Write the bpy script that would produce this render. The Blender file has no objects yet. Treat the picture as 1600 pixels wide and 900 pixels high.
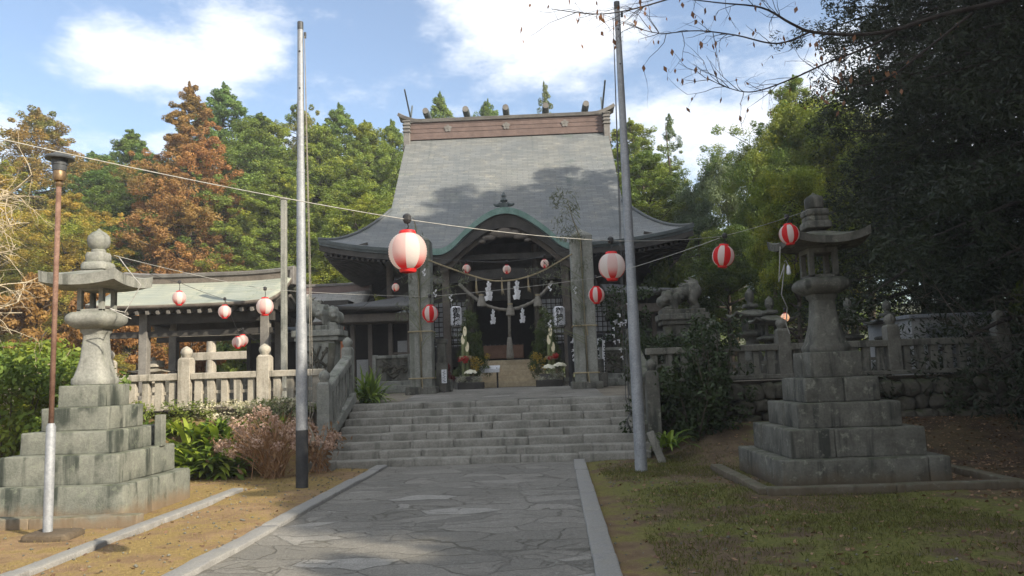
import bpy, bmesh, math, random
import numpy as np
from mathutils import Vector, Matrix, noise as mn_
R_ = math.radians
random.seed(7)
S = bpy.context.scene
COL = S.collection

# ------------------------------------------------------------------ camera
F_PX = 1200.0
cd = bpy.data.cameras.new('camera'); cam = bpy.data.objects.new('camera', cd); COL.objects.link(cam)
cd.sensor_width = 36.0; cd.lens = F_PX / 1600.0 * 36.0; cd.clip_start = 0.05; cd.clip_end = 2000
CAM = Vector((0, 0, 1.55))
ROT = Matrix.Rotation(R_(1.578), 3, 'Z') @ Matrix.Rotation(R_(96.477), 3, 'X') @ Matrix.Rotation(R_(-2.0), 3, 'Z')
cam.matrix_world = Matrix.Translation(CAM) @ ROT.to_4x4()
S.camera = cam
def ray(px, py): return ROT @ Vector(((px - 800) / F_PX, -(py - 450) / F_PX, -1.0))
def at(px, py, Y):                       # the place at depth Y seen at that pixel of the photograph
    d = ray(px, py); return CAM + d * (Y / d.y)
def atz(px, py, z):
    d = ray(px, py); return CAM + d * ((z - CAM.z) / d.z)

# ------------------------------------------------------------------ sky, sun, exposure
SUN = Vector((0.70, -0.50, 0.50)).normalized()
W = bpy.data.worlds.new('World'); S.world = W; W.use_nodes = True
nt = W.node_tree; nt.nodes.clear()
def N(nt, t, **kw):
    n = nt.nodes.new(t)
    for k, v in kw.items(): setattr(n, k, v)
    return n
sky = N(nt, 'ShaderNodeTexSky'); sky.sky_type = 'NISHITA'; sky.sun_disc = False
sky.sun_elevation = math.asin(SUN.z); sky.sun_rotation = math.atan2(SUN.x, SUN.y)
sky.air_density = 1.0; sky.dust_density = 1.2; sky.ozone_density = 1.4
bg = N(nt, 'ShaderNodeBackground'); bg.inputs[1].default_value = 0.10
wo = N(nt, 'ShaderNodeOutputWorld')
tc = N(nt, 'ShaderNodeTexCoord')
def math_(nt, op, a, b=None, c=None, clamp=False):
    n = N(nt, 'ShaderNodeMath', operation=op); n.use_clamp = clamp
    for i, v in enumerate((a, b, c)):
        if v is None: continue
        if isinstance(v, (int, float)): n.inputs[i].default_value = v
        else: nt.links.new(v, n.inputs[i])
    return n.outputs[0]
noi = N(nt, 'ShaderNodeTexNoise'); noi.inputs['Scale'].default_value = 7.5; noi.inputs['Detail'].default_value = 8; noi.inputs['Roughness'].default_value = .66
mp0 = N(nt, 'ShaderNodeMapping'); mp0.inputs['Scale'].default_value = (1, 1, 2.2)
nt.links.new(tc.outputs['Generated'], mp0.inputs[0]); nt.links.new(mp0.outputs[0], noi.inputs['Vector'])
cloud = None
def blob(px, py, a, b, amt):             # a cloud bank: centre direction and angular half sizes
    global cloud
    d = ray(px, py).normalized()
    yaw = math.atan2(d.x, d.y); el = math.asin(d.z)
    m1 = N(nt, 'ShaderNodeMapping', vector_type='POINT')
    M = Matrix.Rotation(-el, 3, 'X') @ Matrix.Rotation(yaw, 3, 'Z')
    e = M.to_euler('XYZ'); m1.inputs['Rotation'].default_value = e
    nt.links.new(tc.outputs['Generated'], m1.inputs[0])
    sp = N(nt, 'ShaderNodeSeparateXYZ'); nt.links.new(m1.outputs[0], sp.inputs[0])
    x2 = math_(nt, 'POWER', math_(nt, 'DIVIDE', sp.outputs[0], a), 2)
    z2 = math_(nt, 'POWER', math_(nt, 'DIVIDE', sp.outputs[2], b), 2)
    r = math_(nt, 'SQRT', math_(nt, 'ADD', x2, z2))
    f = math_(nt, 'MULTIPLY', math_(nt, 'SUBTRACT', 1.0, r), amt)
    f = math_(nt, 'MULTIPLY', f, math_(nt, 'GREATER_THAN', sp.outputs[1], 0.0))
    f = math_(nt, 'MAXIMUM', f, 0.0)
    cloud = f if cloud is None else math_(nt, 'MAXIMUM', cloud, f)
blob(270, 100, .150, .075, 1.0)
blob(365, 70, .085, .080, 1.05)
blob(840, 42, .165, .095, 1.4)
blob(1130, 200, .26, .10, .85)
blob(1330, 130, .22, .10, .8)
blob(1560, 80, .20, .16, .8)
blob(700, 300, 1.4, .16, .42)
spz = N(nt, 'ShaderNodeSeparateXYZ'); nt.links.new(tc.outputs['Generated'], spz.inputs[0])
over = N(nt, 'ShaderNodeMapRange', interpolation_type='SMOOTHSTEP'); nt.links.new(spz.outputs[2], over.inputs[0]); over.inputs[1].default_value = .52; over.inputs[2].default_value = .8; over.inputs[4].default_value = .75
back = N(nt, 'ShaderNodeMapRange', interpolation_type='SMOOTHSTEP'); nt.links.new(spz.outputs[1], back.inputs[0]); back.inputs[1].default_value = .1; back.inputs[2].default_value = -.5; back.inputs[4].default_value = .6
cloud = math_(nt, 'MAXIMUM', cloud, math_(nt, 'MAXIMUM', over.outputs[0], back.outputs[0]))   # unseen cloud added overhead and behind, to brighten and neutralise the ambient light
nz = math_(nt, 'SUBTRACT', noi.outputs[0], .5)
cl = math_(nt, 'ADD', cloud, math_(nt, 'MULTIPLY', nz, 2.1))
mr = N(nt, 'ShaderNodeMapRange', interpolation_type='SMOOTHSTEP'); nt.links.new(cl, mr.inputs[0])
mr.inputs[1].default_value = .05; mr.inputs[2].default_value = .85
mixc = N(nt, 'ShaderNodeMix', data_type='RGBA'); nt.links.new(math_(nt, 'MULTIPLY_ADD', mr.outputs[0], .95, .04), mixc.inputs[0])
nt.links.new(sky.outputs[0], mixc.inputs[6]); mixc.inputs[7].default_value = (5.4, 5.6, 5.9, 1)
nt.links.new(mixc.outputs[2], bg.inputs[0]); nt.links.new(bg.outputs[0], wo.inputs[0])

sd = bpy.data.lights.new('sun', 'SUN'); sd.energy = 4.0; sd.angle = R_(.55); sd.color = (1.0, .90, .74)
so = bpy.data.objects.new('sun', sd); COL.objects.link(so)
so.rotation_euler = (-SUN).to_track_quat('-Z', 'Y').to_euler(); so.location = (20, -15, 40)
S.view_settings.view_transform = 'Standard'; S.view_settings.look = 'None'
S.view_settings.exposure = 1.2; S.view_settings.gamma = 1.0
S.render.engine = 'CYCLES'
S.cycles.use_denoising = True; S.cycles.denoiser = 'OPENIMAGEDENOISE'
S.cycles.max_bounces = 6; S.cycles.transparent_max_bounces = 4; S.cycles.diffuse_bounces = 3; S.cycles.glossy_bounces = 2; S.cycles.transmission_bounces = 3
S.cycles.sample_clamp_indirect = 6.0
S.cycles.use_adaptive_sampling = True

# ------------------------------------------------------------------ materials
def lin(r, g, b): return tuple(((c / 255) / 12.92 if c / 255 < .04045 else ((c / 255 + .055) / 1.055) ** 2.4) for c in (r, g, b)) + (1,)
def new_mat(name):
    m = bpy.data.materials.new(name); m.use_nodes = True; t = m.node_tree; t.nodes.clear()
    out = N(t, 'ShaderNodeOutputMaterial'); p = N(t, 'ShaderNodeBsdfPrincipled')
    t.links.new(p.outputs[0], out.inputs[0]); return m, t, p, out
def noise(t, vec, scale, detail=5, rough=.6, dist=0, ms=None):
    n = N(t, 'ShaderNodeTexNoise'); n.inputs['Scale'].default_value = scale; n.inputs['Detail'].default_value = detail
    n.inputs['Roughness'].default_value = rough; n.inputs['Distortion'].default_value = dist
    if ms:
        m = N(t, 'ShaderNodeMapping'); m.inputs['Scale'].default_value = ms; t.links.new(vec, m.inputs[0]); vec = m.outputs[0]
    t.links.new(vec, n.inputs['Vector']); return n.outputs[0]
def ramp(t, f, stops):
    r = N(t, 'ShaderNodeValToRGB'); e = r.color_ramp.elements
    while len(e) < len(stops): e.new(.5)
    for q, (p, c) in zip(e, stops): q.position = p; q.color = c if len(c) == 4 else tuple(c) + (1,)
    t.links.new(f, r.inputs[0]); return r.outputs[0]
def mixrgb(t, fac, a, b, mode='MIX'):
    n = N(t, 'ShaderNodeMix', data_type='RGBA', blend_type=mode)
    for s, v in ((0, fac), (6, a), (7, b)):
        if isinstance(v, (int, float)): n.inputs[s].default_value = v
        elif isinstance(v, tuple): n.inputs[s].default_value = v if len(v) == 4 else v + (1,)
        else: t.links.new(v, n.inputs[s])
    return n.outputs[2]
def mrange(t, v, a, b, c=0, d=1):
    n = N(t, 'ShaderNodeMapRange', interpolation_type='SMOOTHSTEP'); t.links.new(v, n.inputs[0])
    for i, q in enumerate((a, b, c, d)): n.inputs[i + 1].default_value = q
    return n.outputs[0]
def bump(t, p, h, strength, dist=.02):
    b = N(t, 'ShaderNodeBump'); b.inputs['Strength'].default_value = strength; b.inputs['Distance'].default_value = dist
    t.links.new(h, b.inputs['Height']); t.links.new(b.outputs[0], p.inputs['Normal']); return b

def surf(name, a, b, scale=4, rough=.85, bmp=.4, bscale=45, streak=None, moss=None, lichen=None, metal=0, spec=.3, bd=.02, obj=False, splash=None):
    m, t, p, o = new_mat(name)
    if obj: c = N(t, 'ShaderNodeTexCoord').outputs['Object']
    else: c = N(t, 'ShaderNodeNewGeometry').outputs['Position']
    n1 = noise(t, c, scale, 7, .65); n2 = noise(t, c, bscale, 4, .6)
    col = mixrgb(t, mrange(t, n1, .3, .7), a, b)
    col = mixrgb(t, mrange(t, n2, .25, .75, .0, .5), col, mixrgb(t, 1.0, col, (.45, .45, .45), 'MULTIPLY'))
    if streak:
        s = noise(t, c, 1.0, 4, .6, 0, (5.5, 5.5, .55))
        s = math_(t, 'MULTIPLY', mrange(t, s, streak[2] if len(streak) > 2 else .5, .62), mrange(t, noise(t, c, 2.3, 3), .36, .56))
        col = mixrgb(t, math_(t, 'MULTIPLY', s, streak[1]), col, streak[0])
    if lichen:
        l = mrange(t, noise(t, c, lichen[2], 5, .7), .56, .68); col = mixrgb(t, math_(t, 'MULTIPLY', l, lichen[1]), col, lichen[0])
    if splash:                                # soil splashed up from the ground
        zz = N(t, 'ShaderNodeSeparateXYZ'); t.links.new(c, zz.inputs[0])
        f = mrange(t, math_(t, 'ADD', zz.outputs[2], math_(t, 'MULTIPLY', math_(t, 'SUBTRACT', noise(t, c, 4, 5, .7), .5), .35)), .02, .24, 1, 0); col = mixrgb(t, math_(t, 'MULTIPLY', f, splash[1]), col, splash[0])
    if moss:
        g = N(t, 'ShaderNodeNewGeometry'); sp = N(t, 'ShaderNodeSeparateXYZ'); t.links.new(g.outputs['Normal'], sp.inputs[0])
        up = mrange(t, sp.outputs[2], .3, .9)
        f = math_(t, 'MULTIPLY', up, mrange(t, noise(t, c, 5, 5, .7), .35, .65))
        col = mixrgb(t, math_(t, 'MULTIPLY', f, moss[1]), col, moss[0])
    t.links.new(col, p.inputs['Base Color'])
    p.inputs['Roughness'].default_value = rough; p.inputs['Metallic'].default_value = metal; p.inputs['Specular IOR Level'].default_value = spec
    if bmp:
        h = math_(t, 'ADD', math_(t, 'MULTIPLY', n2, .6), noise(t, c, bscale * 4, 3, .6)); bump(t, p, h, bmp, bd)
    return m
MOSSG = (.055, .07, .025, 1)
M = {}
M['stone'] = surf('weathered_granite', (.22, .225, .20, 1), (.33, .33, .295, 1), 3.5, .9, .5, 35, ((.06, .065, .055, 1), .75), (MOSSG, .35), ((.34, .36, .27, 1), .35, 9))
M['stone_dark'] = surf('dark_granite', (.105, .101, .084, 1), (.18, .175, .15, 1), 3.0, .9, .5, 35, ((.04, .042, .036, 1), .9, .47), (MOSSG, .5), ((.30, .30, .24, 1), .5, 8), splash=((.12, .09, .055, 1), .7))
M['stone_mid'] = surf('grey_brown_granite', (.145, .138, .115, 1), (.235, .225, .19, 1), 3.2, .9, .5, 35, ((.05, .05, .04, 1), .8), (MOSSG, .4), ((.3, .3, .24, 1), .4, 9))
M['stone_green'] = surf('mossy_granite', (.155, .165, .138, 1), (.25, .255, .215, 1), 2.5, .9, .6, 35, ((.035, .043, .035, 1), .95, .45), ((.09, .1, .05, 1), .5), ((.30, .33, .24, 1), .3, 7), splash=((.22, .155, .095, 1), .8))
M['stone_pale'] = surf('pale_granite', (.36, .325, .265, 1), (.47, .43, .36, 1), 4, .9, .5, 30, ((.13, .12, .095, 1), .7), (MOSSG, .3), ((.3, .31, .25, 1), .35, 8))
M['stone_step'] = surf('step_granite', (.24, .23, .20, 1), (.38, .365, .325, 1), 2.5, .92, .7, 30, ((.085, .085, .07, 1), .5), ((.12, .115, .085, 1), .4), ((.3, .3, .26, 1), .3, 7))
M['kerb'] = surf('kerb_granite', (.25, .245, .235, 1), (.34, .335, .32, 1), 5, .9, .5, 60, None, ((.16, .15, .11, 1), .4))
M['pillar'] = surf('lichen_pillar_granite', (.25, .25, .22, 1), (.37, .37, .33, 1), 2.5, .92, .7, 30, ((.11, .12, .085, 1), .6), None, ((.32, .34, .29, 1), .5, 12))
M['rock'] = surf('wall_rock', (.06, .056, .042, 1), (.13, .12, .095, 1), 2.2, .95, .7, 20, None, (MOSSG, .8), ((.28, .28, .22, 1), .3, 8))
M['wood_dark'] = surf('aged_dark_wood', (.035, .032, .028, 1), (.07, .064, .056, 1), 3, .7, .3, 30)
M['wood_mid'] = surf('weathered_wood', (.10, .085, .07, 1), (.17, .145, .12, 1), 3, .8, .3, 30)
M['wood_grey'] = surf('silvered_wood', (.16, .15, .135, 1), (.24, .225, .2, 1), 3, .8, .3, 30)
M['wood_pale'] = surf('pale_cypress_wood', (.40, .32, .21, 1), (.50, .42, .28, 1), 1.2, .6, .12, 12)
M['ridge_brown'] = surf('brown_copper_ridge', (.125, .088, .076, 1), (.18, .127, .11, 1), 2.5, .6, .15, 20, ((.12, .085, .075, 1), .5))
M['ridge_grey'] = surf('grey_copper_cap', (.14, .13, .12, 1), (.21, .20, .185, 1), 3, .6, .15, 20)
M['verdigris'] = surf('verdigris_copper', (.14, .245, .21, 1), (.215, .325, .285, 1), 3, .6, .15, 25, ((.11, .17, .15, 1), .6))
M['dark_copper'] = surf('dark_eave_copper', (.06, .075, .075, 1), (.11, .13, .13, 1), 3, .6, .15, 25)
M['galv'] = surf('galvanised_steel', (.27, .285, .305, 1), (.37, .385, .405, 1), 3, .62, .12, 40, ((.20, .19, .18, 1), .5), None, ((.42, .43, .44, 1), .4, 14), .3, .4)
M['galv_dark'] = surf('dark_bitumen_coat', (.03, .032, .036, 1), (.05, .052, .056, 1), 6, .6, .1, 40)
M['rust'] = surf('rusty_steel', (.14, .075, .052, 1), (.25, .15, .11, 1), 9, .75, .3, 60)
M['black'] = surf('black_iron', (.02, .02, .022, 1), (.04, .04, .042, 1), 8, .5, .1, 40)
M['dark_paint'] = surf('dark_grey_enamel', (.05, .055, .06, 1), (.09, .095, .10, 1), 8, .5, .1, 40)
M['brass'] = surf('tarnished_brass', (.17, .11, .06, 1), (.26, .18, .10, 1), 8, .45, .1, 40, metal=.5)
M['white_paper'] = surf('white_paper', (.72, .72, .74, 1), (.80, .80, .82, 1), 8, .8, .1, 30)
M['white_paint'] = surf('white_board_paint', (.62, .63, .66, 1), (.72, .73, .75, 1), 3, .7, .05, 30)
M['ink'] = surf('black_ink', (.012, .012, .014, 1), (.02, .02, .022, 1), 8, .7, 0)
M['straw'] = surf('straw_rope', (.36, .29, .17, 1), (.48, .40, .25, 1), 12, .9, .6, 90)
M['rope_grey'] = surf('grey_hemp_rope', (.22, .20, .165, 1), (.32, .295, .25, 1), 12, .9, .6, 90)
M['cord'] = surf('pale_cord', (.33, .32, .29, 1), (.45, .44, .41, 1), 12, .7, 0)
M['cord_dark'] = surf('dark_wire', (.06, .06, .06, 1), (.10, .10, .10, 1), 12, .7, 0)
M['bark'] = surf('grey_brown_bark', (.07, .055, .042, 1), (.13, .105, .08, 1), 4, .95, .8, 18, None, (MOSSG, .3))
M['bark_dark'] = surf('dark_bark', (.028, .022, .019, 1), (.055, .045, .038, 1), 6, .95, .6, 25)
M['twig_pale'] = surf('pale_dry_twig', (.40, .33, .225, 1), (.54, .46, .33, 1), 6, .9, .3, 40)
M['soil'] = surf('bare_soil', (.10, .075, .05, 1), (.17, .13, .085, 1), 2, .97, .6, 30)
M['plaster_grey'] = surf('grey_plaster', (.33, .33, .32, 1), (.42, .42, .41, 1), 2, .85, .1, 40)
M['interior'] = surf('near_black_wood', (.014, .012, .011, 1), (.026, .023, .02, 1), 3, .8, .1, 30)  # near-black brown wood for interior faces
M['box_brown'] = surf('red_brown_wood', (.15, .075, .045, 1), (.22, .12, .075, 1), 3, .6, .1, 30)
M['bamboo_dry'] = surf('dry_bamboo_pole', (.17, .15, .10, 1), (.27, .24, .16, 1), 4, .6, .1, 30)
M['bamboo'] = surf('cut_bamboo', (.15, .18, .07, 1), (.23, .25, .11, 1), 4, .5, .1, 30)
M['bamboo_cut'] = surf('bamboo_cut_face', (.70, .60, .38, 1), (.78, .70, .48, 1), 9, .7, .1, 50)
M['terracotta'] = surf('orange_banner_cloth', (.42, .14, .06, 1), (.5, .19, .09, 1), 3, .8, .1, 30)
M['tarp'] = surf('dark_blue_roof_sheet', (.045, .055, .08, 1), (.07, .085, .115, 1), 3, .5, .1, 30)

def roof_mat(name, c1, c2, bw, bh, mortar, stain=None, uv=True):
    m, t, p, o = new_mat(name)
    c = N(t, 'ShaderNodeTexCoord').outputs['UV']; g = N(t, 'ShaderNodeNewGeometry').outputs['Position']
    br = N(t, 'ShaderNodeTexBrick'); t.links.new(c, br.inputs['Vector'])
    br.inputs['Color1'].default_value = c1; br.inputs['Color2'].default_value = c2; br.inputs['Mortar'].default_value = mortar
    br.inputs['Scale'].default_value = 1; br.inputs['Brick Width'].default_value = bw; br.inputs['Row Height'].default_value = bh
    br.inputs['Mortar Size'].default_value = .009; br.inputs['Mortar Smooth'].default_value = .3; br.inputs['Bias'].default_value = -.1
    col = br.outputs[0]
    n1 = noise(t, g, .55, 6, .65); col = mixrgb(t, mrange(t, n1, .35, .65, 0, .55), col, mixrgb(t, 1.0, col, (1.35, 1.25, 1.1), 'MULTIPLY'))
    n3 = noise(t, c, 1.0, 5, .6, 0, (2.2, .16, 1)); col = mixrgb(t, mrange(t, n3, .52, .72, 0, .5), col, mixrgb(t, 1.0, col, (.62, .68, .68), 'MULTIPLY'))
    n4 = noise(t, g, 2.2, 8, .78); col = mixrgb(t, mrange(t, n4, .53, .68, 0, .5), col, mixrgb(t, 1.0, col, (1.75, 1.6, 1.4), 'MULTIPLY'))
    n5 = noise(t, g, .9, 7, .75); col = mixrgb(t, mrange(t, n5, .56, .7, 0, .6), col, mixrgb(t, 1.0, col, (.62, .74, .62), 'MULTIPLY'))
    t.links.new(col, p.inputs['Base Color']); p.inputs['Roughness'].default_value = .62; p.inputs['Specular IOR Level'].default_value = .35
    bump(t, p, math_(t, 'ADD', math_(t, 'MULTIPLY', math_(t, 'SUBTRACT', 1.0, br.outputs[1]), .5), noise(t, g, 20, 4, .6)), .5, .02)
    return m
M['roof'] = roof_mat('slate_copper_shingles', (.110, .120, .124, 1), (.150, .161, .164, 1), .42, .125, (.075, .084, .086, 1))
M['roof_green'] = roof_mat('pale_green_copper_sheet', (.215, .235, .20, 1), (.25, .27, .235, 1), 3.0, .14, (.12, .16, .14, 1))
M['roof_grey'] = roof_mat('grey_shingles', (.22, .22, .21, 1), (.27, .27, .255, 1), .4, .14, (.12, .12, .12, 1))
M['roof_dark'] = roof_mat('charcoal_shingles', (.055, .058, .062, 1), (.075, .078, .082, 1), .4, .14, (.03, .03, .03, 1))

def leaf_mat(name, dark, light, transl=.35, rough=.55, tint=None, tscale=.45):
    m, t, p, o = new_mat(name)
    a = N(t, 'ShaderNodeAttribute'); a.attribute_name = 'rnd'
    oi = N(t, 'ShaderNodeObjectInfo')
    col = mixrgb(t, a.outputs['Fac'], dark, light)
    col = mixrgb(t, 1.0, col, oi.outputs['Color'], 'MULTIPLY')
    if tint:
        oc = N(t, 'ShaderNodeTexCoord').outputs['Object']; va = N(t, 'ShaderNodeVectorMath', operation='ADD'); t.links.new(oc, va.inputs[0]); cx = N(t, 'ShaderNodeCombineXYZ'); t.links.new(math_(t, 'MULTIPLY', oi.outputs['Random'], 50.0), cx.inputs[0]); t.links.new(cx.outputs[0], va.inputs[1])
        col = mixrgb(t, mrange(t, noise(t, va.outputs[0], tscale, 4, .7), .42, .66), col, mixrgb(t, 1.0, col, tint, 'MULTIPLY'))
    t.links.new(col, p.inputs['Base Color']); p.inputs['Roughness'].default_value = rough; p.inputs['Specular IOR Level'].default_value = .25
    tr = N(t, 'ShaderNodeBsdfTranslucent'); t.links.new(mixrgb(t, 1.0, col, (1.3, 1.25, .7), 'MULTIPLY'), tr.inputs[0])
    mx = N(t, 'ShaderNodeMixShader'); mx.inputs[0].default_value = transl
    t.links.new(p.outputs[0], mx.inputs[1]); t.links.new(tr.outputs[0], mx.inputs[2]); t.links.new(mx.outputs[0], o.inputs[0])
    return m
M['leaf_conifer'] = leaf_mat('cypress_foliage', (.042, .078, .026, 1), (.245, .325, .092, 1), tint=(1.35, 1.08, .8))
M['leaf_brown'] = leaf_mat('russet_cedar_foliage', (.17, .115, .05, 1), (.47, .265, .11, 1), tint=(.78, 1.02, .8), tscale=.3)
M['leaf_olive'] = leaf_mat('olive_brown_foliage', (.14, .13, .042, 1), (.44, .355, .10, 1), tint=(.62, 1.02, .85))
M['leaf_broad'] = leaf_mat('evergreen_leaves', (.05, .085, .027, 1), (.21, .27, .062, 1), tint=(1.5, 1.15, .7))
M['leaf_grey'] = leaf_mat('grey_green_leaves', (.08, .11, .06, 1), (.23, .27, .15, 1))
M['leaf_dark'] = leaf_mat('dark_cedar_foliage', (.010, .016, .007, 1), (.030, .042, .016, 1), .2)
M['leaf_autumn'] = leaf_mat('autumn_leaves', (.16, .075, .03, 1), (.36, .19, .06, 1))
M['leaf_strap'] = leaf_mat('glossy_strap_leaves', (.05, .10, .022, 1), (.26, .32, .06, 1), .35, .35)
M['leaf_dry'] = leaf_mat('dry_leaves', (.13, .075, .045, 1), (.32, .20, .115, 1), .3)
M['flower_dry'] = leaf_mat('dried_flower_heads', (.36, .23, .18, 1), (.62, .46, .38, 1), .25)
M['stem_dry'] = leaf_mat('dry_stems', (.22, .115, .055, 1), (.43, .26, .135, 1), .1)
M['bamboo_leaf'] = leaf_mat('grey_bamboo_leaves', (.07, .085, .055, 1), (.17, .18, .13, 1), .3)
M['pine'] = leaf_mat('pine_needles', (.03, .055, .015, 1), (.10, .13, .03, 1), .2)
M['flower_red'] = leaf_mat('red_blooms', (.30, .02, .02, 1), (.5, .06, .05, 1), .2)
M['flower_white'] = leaf_mat('white_cabbage', (.55, .52, .40, 1), (.8, .78, .66, 1), .2)
M['flower_mix'] = leaf_mat('small_pale_blooms', (.2, .22, .15, 1), (.55, .52, .45, 1), .2)
M['flower_yellow'] = leaf_mat('yellow_sprays', (.22, .15, .03, 1), (.42, .30, .05, 1), .2)
M['grass'] = leaf_mat('short_grass', (.05, .055, .015, 1), (.14, .14, .035, 1), .3)
M['grass_dry'] = leaf_mat('dry_grass', (.16, .13, .05, 1), (.36, .29, .12, 1), .3)
M['litter'] = leaf_mat('fallen_leaves', (.09, .045, .025, 1), (.30, .19, .11, 1), .15)

# ------------------------------------------------------------------ mesh helpers
def link(o, parent=None):
    COL.objects.link(o)
    if parent is not None: o.parent = parent
    return o
def tag(o, label=None, cat=None, group=None, kind=None):
    if label: o['label'] = label
    if cat: o['category'] = cat
    if group: o['group'] = group
    if kind: o['kind'] = kind
    return o
def thing(name, label, cat, loc=(0, 0, 0), rz=0, group=None):
    o = bpy.data.objects.new(name, None); o.empty_display_size = .2; o.location = loc; o.rotation_euler = (0, 0, rz)
    link(o); return tag(o, label, cat, group)
def copy_tree(o, parent=None):
    c = o.copy(); link(c, parent)
    for ch in o.children: copy_tree(ch, c)
    return c
def base_of(parent):
    v = Vector((0, 0, 0))
    while parent is not None: v += parent.location; parent = parent.parent
    return v
class MB:
    def __init__(s): s.v = []; s.f = []; s.uv = {}; s.mi = {}
    def add(s, vs, fs, mi=0):
        o = len(s.v); s.v += [tuple(p) for p in vs]
        for f in fs:
            if mi: s.mi[len(s.f)] = mi
            s.f.append(tuple(i + o for i in f))
    def box(s, c, d, rz=0, taper=1.0, jit=0, M3=None, mi=0):
        x, y, z = (q / 2 for q in d); vs = []
        for sz, k in ((-z, 1), (z, taper)):
            for sx, sy in ((-x, -y), (x, -y), (x, y), (-x, y)):
                p = Vector((sx * k, sy * k, sz))
                if jit: p += Vector((random.uniform(-jit, jit), random.uniform(-jit, jit), random.uniform(-jit, jit)))
                if M3 is not None: p = M3 @ p
                elif rz: p = Matrix.Rotation(rz, 3, 'Z') @ p
                vs.append(p + Vector(c))
        s.add(vs, [(3, 2, 1, 0), (4, 5, 6, 7), (0, 1, 5, 4), (1, 2, 6, 5), (2, 3, 7, 6), (3, 0, 4, 7)], mi)
    def span(s, a, b, **k):
        s.box([(p + q) / 2 for p, q in zip(a, b)], [abs(q - p) for p, q in zip(a, b)], **k)
    def tube(s, pts, r, n=8, cap=True, mi=0):
        pts = [Vector(p) for p in pts]; rs = r if isinstance(r, (list, tuple)) else [r] * len(pts)
        up = None; rings = []; base = len(s.v); vs = []
        for i, p in enumerate(pts):
            t = (pts[min(i + 1, len(pts) - 1)] - pts[max(i - 1, 0)])
            t = t.normalized() if t.length > 1e-9 else Vector((0, 0, 1))
            if up is None: up = t.orthogonal().normalized()
            up = (up - t * up.dot(t)); up = up.normalized() if up.length > 1e-6 else t.orthogonal().normalized()
            w = t.cross(up)
            for k in range(n):
                a = 2 * math.pi * k / n; vs.append(p + (up * math.cos(a) + w * math.sin(a)) * rs[i])
        fs = []
        for i in range(len(pts) - 1):
            for k in range(n): fs.append((i * n + k, i * n + (k + 1) % n, (i + 1) * n + (k + 1) % n, (i + 1) * n + k))
        if cap: fs += [tuple(reversed(range(n))), tuple((len(pts) - 1) * n + k for k in range(n))]
        s.add(vs, fs, mi)
    def rbox(s, c, d, e=.02, amp=.007, step=.14, rz=0, seed=0.0):
        # a hewn stone block: rounded, chipped edges and slightly uneven faces
        h = [q / 2 for q in d]; c = Vector(c); R3 = Matrix.Rotation(rz, 3, 'Z')
        def ticks(a):
            n = max(2, int(2 * (a - e) / step)); return [-a, -a + e * .45, -a + e] + list(np.linspace(-a + e, a - e, n + 1)[1:-1]) + [a - e, a - e * .45, a]
        T = [ticks(a) for a in h]
        def warp(p):
            q = Vector([min(max(p[i], -h[i] + e), h[i] - e) for i in range(3)]); dv = p - q; w = c + p
            k = 1 + .9 * max(0, mn_.noise((w.x * 4 + seed, w.y * 4, w.z * 4)) - .05) * (1 if sum(1 for i in range(3) if abs(dv[i]) > 1e-6) > 1 else 0)
            if dv.length > e: dv = dv.normalized() * e
            p = q + dv; n_ = p.normalized(); w = c + p
            p = p - n_ * e * .9 * (k - 1) + Vector([mn_.noise((w.x * 3 + seed + j * 9, w.y * 3, w.z * 3)) * amp + mn_.noise((w.x * 11 + seed, w.y * 11 + j * 9, w.z * 11)) * amp * .35 for j in range(3)])
            return R3 @ p + c
        for ax, u, v in ((0, 1, 2), (1, 2, 0), (2, 0, 1)):
            for sg in (-1, 1):
                def f(a, b, ax=ax, u=u, v=v, sg=sg):
                    p = [0, 0, 0]; p[ax] = sg * h[ax]; p[u] = a; p[v] = b; return warp(Vector(p))
                s.grid(f, T[u] if sg > 0 else T[u][::-1], T[v])
    def rspan(s, a, b, **k): s.rbox([(p + q) / 2 for p, q in zip(a, b)], [abs(q - p) for p, q in zip(a, b)], **k)
    def lathe(s, prof, n=24, c=(0, 0, 0), square=False, pw=None, mi=0):
        # prof: (radius, z); square: radius is a half width; pw: superellipse exponent
        vs = []; c = Vector(c)
        for r, z in prof:
            for k in range(n):
                a = 2 * math.pi * (k + .5) / n
                x, y = math.cos(a), math.sin(a)
                if square:
                    q = 1 / max(abs(x), abs(y)) if pw is None else (abs(x) ** pw + abs(y) ** pw) ** (-1 / pw)
                    x *= q; y *= q
                vs.append(c + Vector((x * r, y * r, z)))
        fs = []
        for i in range(len(prof) - 1):
            for k in range(n): fs.append((i * n + k, i * n + (k + 1) % n, (i + 1) * n + (k + 1) % n, (i + 1) * n + k))
        fs += [tuple(reversed(range(n))), tuple((len(prof) - 1) * n + k for k in range(n))]
        s.add(vs, fs, mi)
    def grid(s, fn, us, vs_, uv=None, mi=0):
        o = len(s.v); nu, nv = len(us), len(vs_)
        for v in vs_:
            for u in us: s.v.append(tuple(fn(u, v)))
        for j in range(nv - 1):
            for i in range(nu - 1):
                q = [(i, j), (i + 1, j), (i + 1, j + 1), (i, j + 1)]
                if uv: s.uv[len(s.f)] = [uv(us[a], vs_[b]) for a, b in q]
                if mi: s.mi[len(s.f)] = mi
                s.f.append(tuple(o + b * nu + a for a, b in q))
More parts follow.
